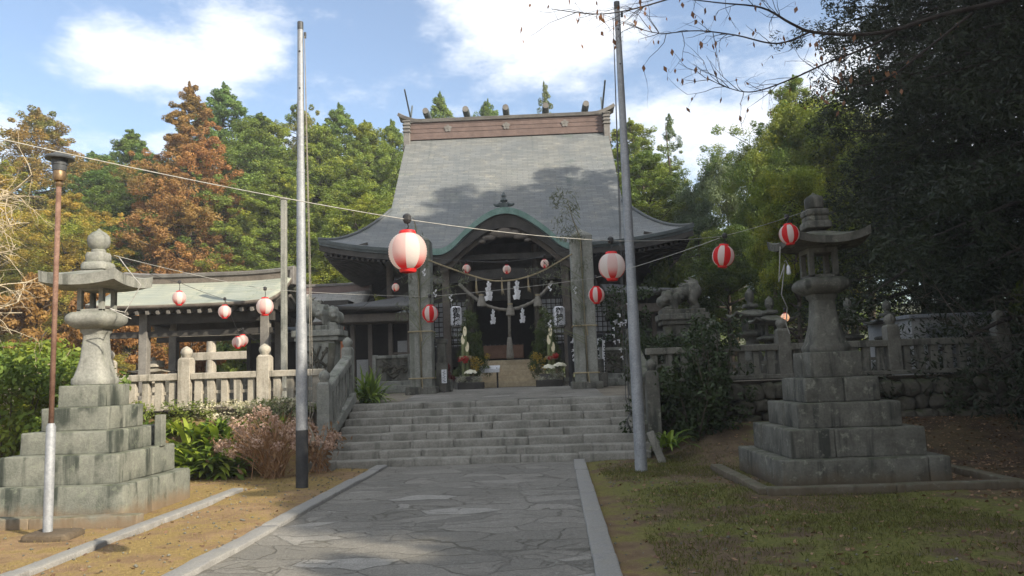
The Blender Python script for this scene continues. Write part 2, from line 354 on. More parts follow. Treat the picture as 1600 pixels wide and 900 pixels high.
    def build(s, name, mat, parent=None, world=False, smooth=False, bevel=0, solid=None, label=None, seg=2, auto=False):
        me = bpy.data.meshes.new(name)
        v = s.v
        if world:
            b = base_of(parent); v = [(p[0] - b.x, p[1] - b.y, p[2] - b.z) for p in s.v]
        me.from_pydata(v, [], s.f)
        for m in (mat if isinstance(mat, (list, tuple)) else [mat]): me.materials.append(m)
        if s.uv:
            L = me.uv_layers.new(name='UVMap'); 
            for pi, q in s.uv.items():
                for k, li in enumerate(me.polygons[pi].loop_indices): L.data[li].uv = q[k]
        for pi, k in s.mi.items(): me.polygons[pi].material_index = k
        if smooth: me.polygons.foreach_set('use_smooth', [True] * len(me.polygons))
        me.update()
        if auto: me.set_sharp_from_angle(angle=R_(40))
        o = bpy.data.objects.new(name, me); link(o, parent)
        if solid:
            md = o.modifiers.new('thickness', 'SOLIDIFY'); md.thickness = solid[0]; md.offset = -1; md.use_even_offset = False
            if len(solid) > 1: md.material_offset = solid[2] if len(solid) > 2 else 0; md.material_offset_rim = solid[1]
        if bevel:
            md = o.modifiers.new('edge', 'BEVEL'); md.width = bevel; md.segments = seg; md.limit_method = 'ANGLE'; md.angle_limit = R_(35)
        if label: o['label'] = label
        return o
def from_np(name, V, Fq, rnd, mat, parent=None, nv=4):
    me = bpy.data.meshes.new(name); nf = len(Fq)
    me.vertices.add(len(V)); me.vertices.foreach_set('co', np.ascontiguousarray(V, dtype=np.float32).ravel())
    me.loops.add(nf * nv); me.loops.foreach_set('vertex_index', np.ascontiguousarray(Fq, dtype=np.int32).ravel())
    me.polygons.add(nf); me.polygons.foreach_set('loop_start', np.arange(nf, dtype=np.int32) * nv)
    a = me.attributes.new('rnd', 'FLOAT', 'FACE'); a.data.foreach_set('value', np.asarray(rnd, dtype=np.float32))
    me.materials.append(mat); me.update(); me.validate()
    o = bpy.data.objects.new(name, me); link(o, parent); return o
def unit(a): return a / np.maximum(np.linalg.norm(a, axis=1, keepdims=True), 1e-9)
def leaves(name, P, Nrm, size, aspect, rnd, mat, parent=None, rng=None, tang=None, tn=.8):
    # one rhombus leaf per row of P
    n = len(P); rng = rng or np.random.default_rng(1)
    t = rng.normal(size=(n, 3)) if tang is None else tang + rng.normal(size=(n, 3)) * tn
    Nrm = unit(Nrm); t = unit(t - Nrm * (t * Nrm).sum(1, keepdims=True)); b = np.cross(Nrm, t)
    sz = (size * rng.uniform(.6, 1.35, n))[:, None]
    V = np.stack([P - t * sz * .5, P + b * sz * aspect * .5 - t * sz * .05, P + t * sz * .5, P - b * sz * aspect * .5 - t * sz * .05], 1).reshape(-1, 3)
    return from_np(name, V, np.arange(n * 4).reshape(n, 4), rnd, mat, parent)
def clumps(C, Rr, per, rng, up=.25):
    # leaves gathered in clumps: returns positions, normals, colour factor
    Mn = len(C); D = unit(rng.normal(size=(Mn * per, 3)))
    rad = rng.uniform(.35, 1, Mn * per) ** .6
    idx = np.repeat(np.arange(Mn), per)
    P = C[idx] + D * Rr[idx] * rad[:, None]
    Nn = D * .8 + rng.normal(size=D.shape) * .55; Nn[:, 2] += up
    cr = rng.uniform(0, 1, Mn)
    return P, Nn, np.clip(cr[idx] * .55 + rng.uniform(0, .45, Mn * per), 0, 1)
# trees behind the camera and to the right whose shade falls over the path: x, y, height, crown radius
SHADE_TREES = [(12.5, -3.5, 10.2, 2.4), (12.0, .2, 10.4, 2.4), (12.2, 3.6, 13.4, 2.8), (12.4, -7.5, 9.5, 2.4), (15.5, -2, 12.0, 3), (15.5, 3, 15, 3.2), (15, 8.5, 17, 3.4), (9.2, 3.8, 9.8, 2.6), (9.8, 6.8, 8.0, 2.5), (8.6, -5.2, 7.4, 2.0), (5.5, -8.5, 6.0, 2.0), (11.6, 6.2, 16.0, 2.6)]
HIGH_TREES = [(9.3, 1.9, 9.6, 2.5), (8.8, 5.6, 11.4, 3.3), (8.9, 10.2, 15.5, 3.5), (12.0, 12.8, 22.4, 4.0), (12.4, 16.2, 19.4, 3.6), (14.2, 15.4, 20.8, 4.0), (15.0, 10.6, 22.8, 3.8)]
GLARE_DENSITY = .0011  # density of the added volume that stands in for lens glare
# ------------------------------------------------------------------ ground, path, terrace
def sm(a, b, x):
    t = min(1, max(0, (x - a) / (b - a))); return t * t * (3 - 2 * t)
def path_l(y): return -3.06 + .022 * (y - 6.5)
def path_r(y): return .60 + .025 * (y - 6.1)
from mathutils import noise as mn
def gz(x, y):
    z = .05 * mn.noise((x * .45, y * .45, 3.1)) + .015 * mn.noise((x * 2.1, y * 2.1, 1.7))
    d = max(path_l(y) - x, x - path_r(y), -1)
    z = z * sm(0, 1.2, d) - .025 * (1 - sm(.0, .5, d))
    if x > 0: z += .5 * sm(12.2, 15.2, y) * sm(2.2, 3.2, x) + .5 * sm(9, 16, x) * sm(4, 14, y)
    else: z += .95 * sm(13.4, 14.75, y) * sm(-4.1, -4.6, x)
    if y > 15.25: z = -.3
    return z
def axis(lo, hi, fine0, fine1, fs, cs):
    a = list(np.arange(fine0, fine1 + 1e-6, fs)); s = cs; x = fine0
    while x > lo: x -= s; s *= 1.5; a.insert(0, max(x, lo))
    s = cs; x = fine1
    while x < hi: x += s; s *= 1.5; a.append(min(x, hi))
    return a
def ground_mat():
    m, t, p, o = new_mat('mossy_earth'); c = N(t, 'ShaderNodeNewGeometry').outputs['Position']
    n1 = noise(t, c, .55, 6, .65); n2 = noise(t, c, 2.6, 6, .7); n3 = noise(t, c, 26, 4, .7); n4 = noise(t, c, 90, 3, .6)
    sp = N(t, 'ShaderNodeSeparateXYZ'); t.links.new(c, sp.inputs[0])
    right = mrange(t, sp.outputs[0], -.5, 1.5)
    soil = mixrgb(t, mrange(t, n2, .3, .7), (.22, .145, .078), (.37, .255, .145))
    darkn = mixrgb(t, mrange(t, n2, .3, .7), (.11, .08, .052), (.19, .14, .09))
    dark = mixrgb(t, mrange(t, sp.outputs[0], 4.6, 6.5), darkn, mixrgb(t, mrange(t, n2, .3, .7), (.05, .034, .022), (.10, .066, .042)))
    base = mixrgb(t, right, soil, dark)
    mossl = mixrgb(t, mrange(t, n3, .3, .7), (.23, .165, .062), (.35, .255, .098))
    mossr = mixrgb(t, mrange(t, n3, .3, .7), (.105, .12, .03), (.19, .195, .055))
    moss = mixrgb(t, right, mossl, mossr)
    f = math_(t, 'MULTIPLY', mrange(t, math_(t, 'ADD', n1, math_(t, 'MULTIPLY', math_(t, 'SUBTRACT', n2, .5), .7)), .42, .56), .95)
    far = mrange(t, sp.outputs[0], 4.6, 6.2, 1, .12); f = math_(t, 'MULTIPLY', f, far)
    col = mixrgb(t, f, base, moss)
    col = mixrgb(t, mrange(t, n4, .3, .75, 0, .5), col, mixrgb(t, 1.0, col, (.5, .45, .4), 'MULTIPLY'))
    col = mixrgb(t, mrange(t, noise(t, c, 60, 2, .5), .66, .72, 0, .6), col, (.36, .28, .18))
    t.links.new(col, p.inputs['Base Color']); p.inputs['Roughness'].default_value = .97; p.inputs['Specular IOR Level'].default_value = .15
    bump(t, p, math_(t, 'ADD', n3, math_(t, 'MULTIPLY', n4, .7)), .9, .03)
    return m
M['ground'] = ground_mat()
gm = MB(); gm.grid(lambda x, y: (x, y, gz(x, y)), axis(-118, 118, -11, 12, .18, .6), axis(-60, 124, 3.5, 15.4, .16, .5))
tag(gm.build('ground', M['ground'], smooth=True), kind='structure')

def path_mat():
    m, t, p, o = new_mat('crazy_paving'); c = N(t, 'ShaderNodeNewGeometry').outputs['Position']
    w = N(t, 'ShaderNodeTexNoise'); w.inputs['Scale'].default_value = 1.3; w.inputs['Detail'].default_value = 4; t.links.new(c, w.inputs['Vector'])
    vm = N(t, 'ShaderNodeVectorMath', operation='MULTIPLY_ADD'); t.links.new(w.outputs[1], vm.inputs[0]); vm.inputs[1].default_value = (.55, .55, 0); t.links.new(c, vm.inputs[2])
    mp = N(t, 'ShaderNodeMapping'); mp.inputs['Scale'].default_value = (1.5, 2.6, 0); t.links.new(vm.outputs[0], mp.inputs[0])
    v = N(t, 'ShaderNodeTexVoronoi', feature='DISTANCE_TO_EDGE'); v.inputs['Scale'].default_value = 1; t.links.new(mp.outputs[0], v.inputs['Vector'])
    v2 = N(t, 'ShaderNodeTexVoronoi', feature='F1'); v2.inputs['Scale'].default_value = 1; t.links.new(mp.outputs[0], v2.inputs['Vector'])
    sp = N(t, 'ShaderNodeSeparateColor'); t.links.new(v2.outputs['Color'], sp.inputs[0])
    v3 = N(t, 'ShaderNodeTexVoronoi', feature='DISTANCE_TO_EDGE'); v3.inputs['Scale'].default_value = 1.9; t.links.new(mp.outputs[0], v3.inputs['Vector'])
    n1 = noise(t, c, 7, 9, .75); n2 = noise(t, c, 55, 5, .75); n0 = noise(t, c, .9, 5, .6); n9 = noise(t, c, .8, 3, .6)
    col = ramp(t, sp.outputs[0], [(0, (.20, .19, .168)), (.5, (.255, .241, .213)), (.82, (.285, .27, .24)), (.94, (.345, .33, .30)), (1, (.38, .365, .335))])
    col = mixrgb(t, mrange(t, n1, .3, .7, 0, .85), col, mixrgb(t, 1.0, col, (.6, .6, .58), 'MULTIPLY'))
    col = mixrgb(t, mrange(t, n1, .52, .7, 0, .55), col, (.40, .395, .36))
    col = mixrgb(t, mrange(t, n0, .48, .62, 0, .5), col, (.19, .18, .155))
    col = mixrgb(t, mrange(t, n2, .38, .7, 0, .75), col, mixrgb(t, 1.0, col, (.45, .44, .42), 'MULTIPLY'))
    col = mixrgb(t, mrange(t, n2, .6, .35, 0, .0), col, col)
    ve = math_(t, 'MINIMUM', v.outputs[0], math_(t, 'ADD', math_(t, 'MULTIPLY', v3.outputs[0], .6), mrange(t, n9, .44, .56, 0, .4)))
    e = mrange(t, math_(t, 'ADD', ve, math_(t, 'MULTIPLY', math_(t, 'SUBTRACT', n1, .5), .09)), .0, .026)
    jm = math_(t, 'MULTIPLY', math_(t, 'SUBTRACT', 1.0, e), mrange(t, noise(t, c, 1.7, 4, .6), .36, .6))
    col = mixrgb(t, math_(t, 'MULTIPLY', jm, .7), col, (.08, .074, .055))
    t.links.new(col, p.inputs['Base Color']); p.inputs['Roughness'].default_value = .8; p.inputs['Specular IOR Level'].default_value = .3
    h = math_(t, 'ADD', math_(t, 'MULTIPLY', e, .45), math_(t, 'ADD', math_(t, 'MULTIPLY', n1, .6), math_(t, 'MULTIPLY', n2, .4)))
    h = math_(t, 'ADD', h, math_(t, 'MULTIPLY', sp.outputs[1], .35))
    bump(t, p, h, .9, .035); return m
M['paving'] = path_mat()
pm = MB(); ys = list(np.linspace(-8, 13.9, 90))
pm.grid(lambda u, y: (path_l(y) + .2 + u * (path_r(y) - path_l(y) - .4), y, .006 + .012 * mn.noise((u * 3, y * .9, 5))), list(np.linspace(0, 1, 24)), ys)
tag(pm.build('path', M['paving'], smooth=True), kind='structure')
for fn, s in ((path_l, 1), (path_r, -1)):
    k = MB(); y = -8.0
    while y < 13.75:
        L = random.uniform(.9, 1.5); y1 = min(y + L, 13.8)
        x = (fn(y) + fn(y1)) / 2 + s * .1
        k.rbox((x + random.uniform(-.006, .006), (y + y1) / 2, -.03 + random.uniform(-.008, .008)), (.2, y1 - y - .006, .16), e=.016, amp=.006, rz=-math.atan2(fn(y1) - fn(y), y1 - y) + random.uniform(-.005, .005)); y = y1
    tag(k.build('path_kerb', M['kerb'], smooth=True), kind='structure')

def tz(y): return 1.04 + .15 * sm(16.3, 20.5, y)
SX0, SX1 = -3.84, 2.03
def terrace_mat():
    m, t, p, o = new_mat('terrace_earth'); c = N(t, 'ShaderNodeNewGeometry').outputs['Position']
    n1 = noise(t, c, .8, 6, .65); n2 = noise(t, c, 30, 4, .7)
    col = mixrgb(t, mrange(t, n1, .35, .65), (.13, .11, .08), (.24, .21, .16)); col = mixrgb(t, mrange(t, n2, .3, .75, 0, .5), col, (.07, .06, .045))
    t.links.new(col, p.inputs['Base Color']); p.inputs['Roughness'].default_value = .95; bump(t, p, n2, .8, .03); return m
M['terrace'] = terrace_mat()
t_ = MB(); t_.grid(lambda x, y: (x, y, tz(y)), [-80, -20, -8, -3.9, 2.1, 8, 20, 80], [16.55, 17.5, 18.5, 19.5, 20.5, 22, 40, 60])
t_.span((-80, 15.1, -.5), (SX0 - .16, 16.6, 1.075)); t_.span((SX1 + .14, 15.62, -.5), (80, 16.6, 1.27))
t_.span((SX0 - .2, 16.4, -.5), (SX1 + .2, 16.54, 1.0))
tag(t_.build('terrace', M['terrace']), kind='structure')
pv = MB(); pv.grid(lambda x, y: (x, y, tz(y) + .008), list(np.linspace(-3.0, 1.45, 12)), list(np.linspace(16.5, 23.4, 16)))
tag(pv.build('terrace_paving', M['paving'], smooth=True), kind='structure')
hl = MB()
hl.grid(lambda x, y: (x, y, -.6 + 12 * sm(50, 100, y) * (.75 + .5 * mn.noise((x * .02, y * .02, 9)))), list(np.linspace(-118, 118, 60)), list(np.linspace(44, 124, 30)))
tag(hl.build('hill', surf('wooded_hill_floor', (.03, .04, .015, 1), (.07, .075, .03, 1), .6, .95, .5, 3), smooth=True), kind='structure')

# ------------------------------------------------------------------ stone steps
st = thing('stone_staircase', 'wide flight of worn grey stone steps rising from the paved path to the shrine terrace', 'staircase', (-.9, 13.9, 0))
RISE = 1.045 / 8
for i in range(8):
    b = MB(); y0 = 13.86 + .318 * i; x = SX0 - (.03 if i else .08)
    xe = SX1 + (0 if i else -.05)
    while x < xe - .05:
        L = random.uniform(.75, 1.6); x1 = x + L
        if xe - x1 < .5: x1 = xe
        dz = random.uniform(-.010, .008); dy = random.uniform(-.012, .012)
        d = .62 if i == 7 else .45
        b.rbox(((x + x1) / 2, y0 + d / 2 + dy, (i + 1) * RISE - .12 + dz), (x1 - x - .004, d, .24), e=.024, amp=.009, rz=random.uniform(-.006, .006), seed=i * 7 + x); x = x1
    b.build('step', M['stone_step'], st, world=True, smooth=True)
cb = thing('stone_block', 'squared stone block at the left foot of the steps', 'stone block', (-3.86, 13.62, 0))
b = MB(); b.box((0, 0, .07), (.52, .34, .17), jit=.01); b.build('block', M['stone_step'], cb, bevel=.015)

# ------------------------------------------------------------------ balustrades
def cap_prof(w, z):
    return [(w * .36, z), (w * .34, z + .03), (w * .40, z + .05), (w * .47, z + .10), (w * .42, z + .155), (w * .25, z + .195), (w * .05, z + .225)]
def post(parent, x, y, z0, z1, w, mat):
    b = MB(); b.box((x, y, (z0 + z1) / 2), (w, w, z1 - z0), jit=.004); b.lathe([(w * .5, z1), (w * .36, z1 + .05)], 4, (x, y, .0), square=True)
    p = b.build('post', mat, parent, world=True, bevel=.012)
    c = MB(); c.lathe(cap_prof(w, z1 + .045), 16, (x, y, 0)); q = c.build('post_cap', mat, p, smooth=True)
    bl = base_of(p); q.data.transform(Matrix.Translation(-bl))
bal_mesh = {}
def baluster(parent, x, y, z0, z1, w, mat, rz=0):
    key = (round(z1 - z0, 3), w, mat.name)
    if key not in bal_mesh:
        b = MB(); h = z1 - z0; b.box((0, 0, h / 2), (w, w * .8, h), jit=.003); o = b.build('baluster', mat, parent, bevel=.012)
        bal_mesh[key] = o
    else: o = bal_mesh[key].copy(); link(o, parent)
    bl = base_of(parent); o.location = (x - bl.x, y - bl.y, z0 - bl.z); o.rotation_euler = (random.uniform(-.015, .015), random.uniform(-.02, .02), rz + random.uniform(-.06, .06))
    o.scale = (random.uniform(.88, 1.1), 1, 1)
def fence(label, x0, x1, y, z0, zr, zp, posts, pitch, mat, pw=.25, name='stone_balustrade'):
    t = thing(name, label, 'balustrade', ((x0 + x1) / 2, y, z0), group='stone balustrades round the terrace')
    b = MB(); b.span((x0, y - .17, z0 - .03), (x1, y + .17, z0 + .05), jit=.004); b.build('base_rail', mat, t, world=True, bevel=.015)
    xs = sorted(posts); ends = [x0] + xs + [x1]
    for a, c in zip(ends, ends[1:]):
        a_ = a + (pw / 2 if a in xs else 0); c_ = c - (pw / 2 if c in xs else 0)
        if c_ - a_ < .15: continue
        r = MB(); r.box(((a_ + c_) / 2, y, zr - .065), (c_ - a_, .22, .13), jit=.005); r.build('top_rail', mat, t, world=True, bevel=.015)
        r = MB(); r.box(((a_ + c_) / 2, y + .03, z0 + (zr - z0) * .45), (c_ - a_, .05, .06)); r.build('tie_bar', mat, t, world=True)
        n = max(1, int((c_ - a_) / pitch))
        for k in range(n): baluster(t, a_ + (k + .5) * (c_ - a_) / n, y, z0 + .05, zr - .13, .15, mat)
    for x in xs: post(t, x, y, z0, zp, pw, mat)
    return t
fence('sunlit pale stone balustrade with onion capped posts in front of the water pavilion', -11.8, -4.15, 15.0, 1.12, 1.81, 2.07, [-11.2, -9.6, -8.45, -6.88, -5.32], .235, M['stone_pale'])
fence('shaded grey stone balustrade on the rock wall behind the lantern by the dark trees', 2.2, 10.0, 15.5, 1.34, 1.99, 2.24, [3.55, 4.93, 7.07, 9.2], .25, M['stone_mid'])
def stair_rail(label, x, flip, mat):
    t = thing('stair_balustrade', label, 'balustrade', (x, 15.3, .4), group='stone balustrades round the terrace')
    post(t, x, 14.3, .1, 1.50, .23, mat); post(t, x + (.08 * flip), 16.42, .9, 2.22, .23, mat)
    a, c = Vector((x, 14.42, 1.36)), Vector((x + .08 * flip, 16.3, 2.02)); r = MB()
    ang = math.atan2(c.z - a.z, c.y - a.y); r.box((a + c) / 2, (.22, (c - a).length, .17), M3=Matrix.Rotation(ang, 3, 'X'), jit=.006)
    r.build('sloping_rail', mat, t, world=True, bevel=.03)
    r = MB(); r.box((a + c) / 2 - Vector((0, 0, .84)), (.3, (c - a).length + .2, .2), M3=Matrix.Rotation(ang, 3, 'X')); r.build('base_rail', mat, t, world=True, bevel=.02)
    for k in range(7):
        f = (k + .5) / 7; q = a.lerp(c, f); baluster(t, q.x, q.y, q.z - .80, q.z - .06, .17, mat)
stair_rail('sloping stone balustrade with two capped posts up the left side of the steps', -3.95, -1, M['stone'])
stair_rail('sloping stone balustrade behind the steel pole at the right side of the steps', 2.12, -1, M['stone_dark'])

def rock_wall(name, label, x0, x1, y, z0, z1, mat):
    t = thing(name, label, 'retaining wall', ((x0 + x1) / 2, y, z0))
    b = MB(); z = z0
    while z < z1:
        h = random.uniform(.2, .34); x = x0 + random.uniform(-.2, .1)
        while x < x1:
            w = random.uniform(.22, .55); bm = bmesh.new(); bmesh.ops.create_icosphere(bm, subdivisions=3, radius=1)
            sx = random.uniform(0, 99); c = Vector((x + w / 2, y + random.uniform(.02, .1), z + h / 2 + random.uniform(-.04, .04)))
            vs = []
            for v in bm.verts:
                p = v.co.copy(); q = Vector([math.copysign(abs(k) ** .62, k) for k in p]); q *= 1 + .26 * mn.noise(p * 1.6 + Vector((sx, 0, 0))) + .09 * mn.noise(p * 5 + Vector((sx, 3, 0)))
                vs.append(c + Vector((q.x * w * .52, q.y * .26, q.z * h * .54)))
            b.add(vs, [[v.index for v in f.verts] for f in bm.faces]); bm.free(); x += w * .98
        z += h * .93
    b.build('rubble_stones', mat, t, world=True, smooth=True)
    b = MB(); b.span((x0, y + .12, z0 - .3), (x1, y + .4, z1)); b.build('backing', M['soil'], t, world=True)
    return t
rock_wall('stone_retaining_wall', 'mossy rubble stone wall under the shaded right balustrade', 2.25, 10.4, 15.34, .2, 1.16, M['rock'])

# ------------------------------------------------------------------ stone lanterns
def kasa(b, c, w, zu, ze, zc, lift, top_w=.0):
    us = list(np.linspace(-1, 1, 25)); c = Vector(c)
    def top(u, v):
        m = max(abs(u), abs(v)); k = (abs(u) * abs(v)); return c + Vector((u * w, v * w, ze + (zc - ze) * (1 - m) ** 1.15 + lift * k ** 2.2))
    def bot(u, v):
        m = max(abs(u), abs(v)); k = (abs(u) * abs(v)); return c + Vector((u * w * .985, v * w * .985, zu + lift * .8 * k ** 2.2 + .02 * m))
    b.grid(top, us, us); b.grid(lambda u, v: bot(-u, v), us, us)
    for f in (lambda s: (s, -1), lambda s: (1, s), lambda s: (-s, 1), lambda s: (-1, -s)):
        b.grid(lambda s, k: top(*f(s)).lerp(bot(*f(s)), 1 - k), us, [0, 1])
def stone_lantern(label, cx, cy, tiers, sh, pl, bx, ks, caps, ball, m1, m2, group, joints=None):
    t = thing('stone_lantern', label, 'stone lantern', (cx, cy, tiers[0][1] if tiers else sh[0]), group=group)
    for i_, (w, z0, z1) in enumerate(tiers):
        b = MB(); jx = joints[i_] if joints else None; sx = (jx if jx is not None else 0) * w; g = .0015
        for xa, xb in (((-w, sx), (sx, w)) if jx is not None else ((-w, w),)):
            sy = random.uniform(-.3, .5) * w
            for ya, yb in (((-w, sy), (sy, w)) if w > .3 else ((-w, w),)):
                b.rspan((cx + xa + g, cy + ya + g, z0 - .004), (cx + xb - g, cy + yb - g, z1 + random.uniform(-.006, .004)), e=.022, amp=.007, seed=cx + z1 * 5)
        b.build('plinth_tier', m1, t, world=True, smooth=True)
    z0, z1, wb, wn = sh; h = z1 - z0; b = MB()
    b.lathe([(wb * .97, z0), (wb, z0 + .04 * h), (wb * .99, z0 + .10 * h), (wb * .9, z0 + .14 * h), (wb * .78, z0 + .28 * h), (wb * .64, z0 + .48 * h), (wn * 1.08, z0 + .70 * h), (wn, z0 + .88 * h), (wn * 1.04, z0 + .91 * h), (wn * 1.22, z0 + .95 * h), (wn * 1.25, z1)], 40, (cx, cy, 0), True, 5)
    b.build('shaft', m2, t, world=True, smooth=True, auto=True)
    z0, z1, w = pl; h = z1 - z0; b = MB()
    b.lathe([(w * .6, z0), (w * .75, z0 + .1 * h), (w * .95, z0 + .35 * h), (w, z0 + .52 * h), (w * .99, z0 + .72 * h), (w * .92, z0 + .88 * h), (w * .8, z1)], 40, (cx, cy, 0), True, 6)
    b.build('platform', m2, t, world=True, smooth=True, auto=True)
    z0, z1, w = bx; b = MB(); q = w * .36
    for sx in (-1, 1):
        for sy in (-1, 1): b.box((cx + sx * (w - q / 2), cy + sy * (w - q / 2), (z0 + z1) / 2), (q, q, z1 - z0 - .01))
    b.span((cx - w, cy - w, z0 - .004), (cx + w, cy + w, z0 + .09 * (z1 - z0) + .01)); b.span((cx - w * .99, cy - w * .99, z1 - .16 * (z1 - z0)), (cx + w * .99, cy + w * .99, z1 + .02))
    b.build('fire_box', m2, t, world=True, bevel=.008)
    zu, ze, zc, w, lift = ks; b = MB(); kasa(b, (cx, cy, 0), w, zu, ze, zc, lift); b.build('roof_cap', m2, t, world=True, smooth=True, auto=True)
    b = MB()
    for w, za, zb in caps: b.lathe([(w * .94, za), (w, za + .012), (w, zb - .03), (w * .9, zb)], 32, (cx, cy, 0), True, 7)
    b.build('roof_block', m2, t, world=True, smooth=True, auto=True)
    r, za, zb, sharp = ball; h = zb - za; b = MB()
    if sharp: b.lathe([(r * .7, za - .03), (r * .7, za + .02 * h), (r * .93, za + .05 * h), (r * .98, za + .1 * h), (r, za + .5 * h), (r * .93, za + .68 * h), (r * .7, za + .78 * h), (r * .35, za + .86 * h), (r * .18, za + .94 * h), (.01, zb)], 24, (cx, cy, 0), True, 3)
    else: b.lathe([(r * .6, za), (r * .62, za + .12 * h), (r * .55, za + .16 * h), (r * .9, za + .3 * h), (r, za + .5 * h), (r * .92, za + .68 * h), (r * .6, za + .83 * h), (r * .22, za + .92 * h), (.01, zb)], 24, (cx, cy, 0))
    b.build('finial', m2, t, world=True, smooth=True, auto=True)
    return t
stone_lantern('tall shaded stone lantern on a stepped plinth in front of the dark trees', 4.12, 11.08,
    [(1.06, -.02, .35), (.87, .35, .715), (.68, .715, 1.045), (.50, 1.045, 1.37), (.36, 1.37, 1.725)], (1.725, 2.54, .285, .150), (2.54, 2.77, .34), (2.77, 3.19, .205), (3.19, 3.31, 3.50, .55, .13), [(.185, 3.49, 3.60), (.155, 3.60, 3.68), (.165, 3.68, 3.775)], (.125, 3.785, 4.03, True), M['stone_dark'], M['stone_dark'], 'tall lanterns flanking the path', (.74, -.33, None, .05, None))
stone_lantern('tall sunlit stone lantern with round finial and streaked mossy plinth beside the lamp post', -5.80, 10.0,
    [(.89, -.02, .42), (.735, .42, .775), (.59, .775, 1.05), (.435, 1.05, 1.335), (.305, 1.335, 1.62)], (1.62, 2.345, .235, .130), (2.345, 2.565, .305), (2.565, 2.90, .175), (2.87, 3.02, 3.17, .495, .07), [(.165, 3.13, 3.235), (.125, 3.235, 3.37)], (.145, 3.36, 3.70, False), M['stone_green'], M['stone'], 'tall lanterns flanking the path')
def small_lantern(label, px, py, Y, k=1.0, zb=1.2):
    p = at(px, py, Y); s = (p.z - zb) / 2.05 * 1.0; w = s * k
    f = lambda z: zb + z * s
    stone_lantern(label, p.x, Y, [(.42 * w, zb - .02, f(.22)), (.33 * w, f(.22), f(.42))], (f(.42), f(.95), .22 * w, .12 * w), (f(.95), f(1.08), .28 * w), (f(1.08), f(1.38), .17 * w), (f(1.38), f(1.43), f(1.62), .44 * w, .1 * s), [(.15 * w, f(1.61), f(1.69))], (.1 * w, f(1.68), f(2.05), False), M['stone_dark'], M['stone_dark'], 'small lanterns behind the right balustrade')
small_lantern('small stone lantern half hidden by the sapling, left end of the row behind the balustrade', 1170, 450, 19)
small_lantern('small stone lantern with wide roof just left of the tall shaded lantern', 1201, 462, 17.8, 1.1)
small_lantern('small stone lantern seen just right of the tall shaded lantern shaft', 1323, 464, 18)
small_lantern('small stone lantern behind the thick capped post of the right balustrade', 1384, 468, 18.6, 1.1)
p = at(240, 556, 18.5)
stone_lantern('low wide roofed stone lantern between the water pavilion posts', p.x, 18.5, [(.3, 1.15, 1.3)], (1.3, 1.62, .16, .1), (1.62, 1.7, .22), (1.7, 1.9, .14), (1.9, 1.94, 2.05, .42, .04), [(.2, 2.04, 2.2)], (.06, 2.2, 2.3, False), M['stone_pale'], M['stone_pale'], None)

def kerb_run(label, pts, mat, w=.16, h=.1, closed=False):
    t = thing('stone_kerb', label, 'kerb', (*pts[0], 0)); b = MB()
    for a, c in zip(pts, pts[1:]):
        a, c = Vector(a), Vector(c); L = (c - a).length; n = max(1, round(L / 1.3)); d = (c - a) / n
        for k in range(n):
            p = a + d * (k + .5); b.rbox((p.x, p.y, h / 2 - .02 + random.uniform(-.008, .008)), (d.length - .006, w, h + .04), e=.016, amp=.006, rz=math.atan2(d.y, d.x) + random.uniform(-.006, .006))
    b.build('kerb_stones', mat, t, world=True, smooth=True); return t
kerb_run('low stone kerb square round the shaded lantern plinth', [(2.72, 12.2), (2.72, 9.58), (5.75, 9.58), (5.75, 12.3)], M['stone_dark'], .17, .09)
kerb_run('long stone kerb on the sunlit ground between lamp post and path', [(-4.42, 4.2), (-4.42, 11.35)], M['kerb'], .17, .06)
kerb_run('stone kerb along the front of the sunlit lantern plinth', [(-4.55, 8.83), (-9.5, 8.75)], M['stone_green'], .18, .13)
# fallen slab, leaning stub
b = MB(); b.box((-4.93, 10.75, 1.02), (.12, .2, .56), jit=.006)
sb = thing('stone_stub', 'upright stone stub standing on the right edge of the sunlit plinth', 'stone post', (-5.2, 10.3, .775)); 
b = MB(); b.box((-5.09, 10.35, .98), (.1, .14, .42), jit=.006); b.build('stub', M['stone_green'], sb, world=True, bevel=.012)
ls = thing('leaning_slab', 'narrow stone slab leaning at the foot of the steel pole by the steps', 'stone slab', (1.95, 13.3, 0))
b = MB(); b.box((2.0, 13.35, .22), (.12, .1, .62), M3=Matrix.Rotation(-.33, 3, 'Y'), jit=.01); b.build('slab', M['stone_step'], ls, world=True, bevel=.015)
# ------------------------------------------------------------------ main hall
HX, HY0, HD, HW = -.86, 24.8, 6.7, 6.15      # centre, eave line, half depth, half width
GW = 4.22                                     # half width between the verges
Z0 = 5.72
def Fs(d): return .45 * d + .1405 * d * d - .0111 * d ** 3
def Gs(d): return .5 * d + .263 * d * d
def kara(x): 
    u = abs(x - .02) / 2.35
    if u >= 1: return 0
    c = .5 + .5 * math.cos(math.pi * u); return 1.28 * (c ** .85) - .08 * math.sin(math.pi * min(1, max(0, (u - .6) / .4)))
def roof_z(x, y):                             # x,y relative to the centre; y from -HD to HD
    d = HD - abs(y); z = Z0 + Fs(d)
    cu = (abs(x) / HW) ** 3.2 * (abs(y) / HD) ** 3.2
    return z + .5 * cu
def main_z(x, y):
    z = roof_z(x, y)
    if y < 0 and abs(x) < 2.4: z = max(z, Z0 + kara(x) + .03 * (HD + y))
    return z
def side_z(x, y):
    dx = HW - abs(x); d = HD - abs(y)
    return Z0 + min(Fs(d), Gs(dx)) + .5 * (abs(x) / HW) ** 3.2 * (abs(y) / HD) ** 3.2
hall = thing('shrine_hall', 'large wooden shrine hall with steep curved grey shingle roof and arched green copper gable', 'shrine', (HX, HY0 + HD, 1.19))
def P(x, y, z): return (HX + x, HY0 + HD + y, z)
arc = {}
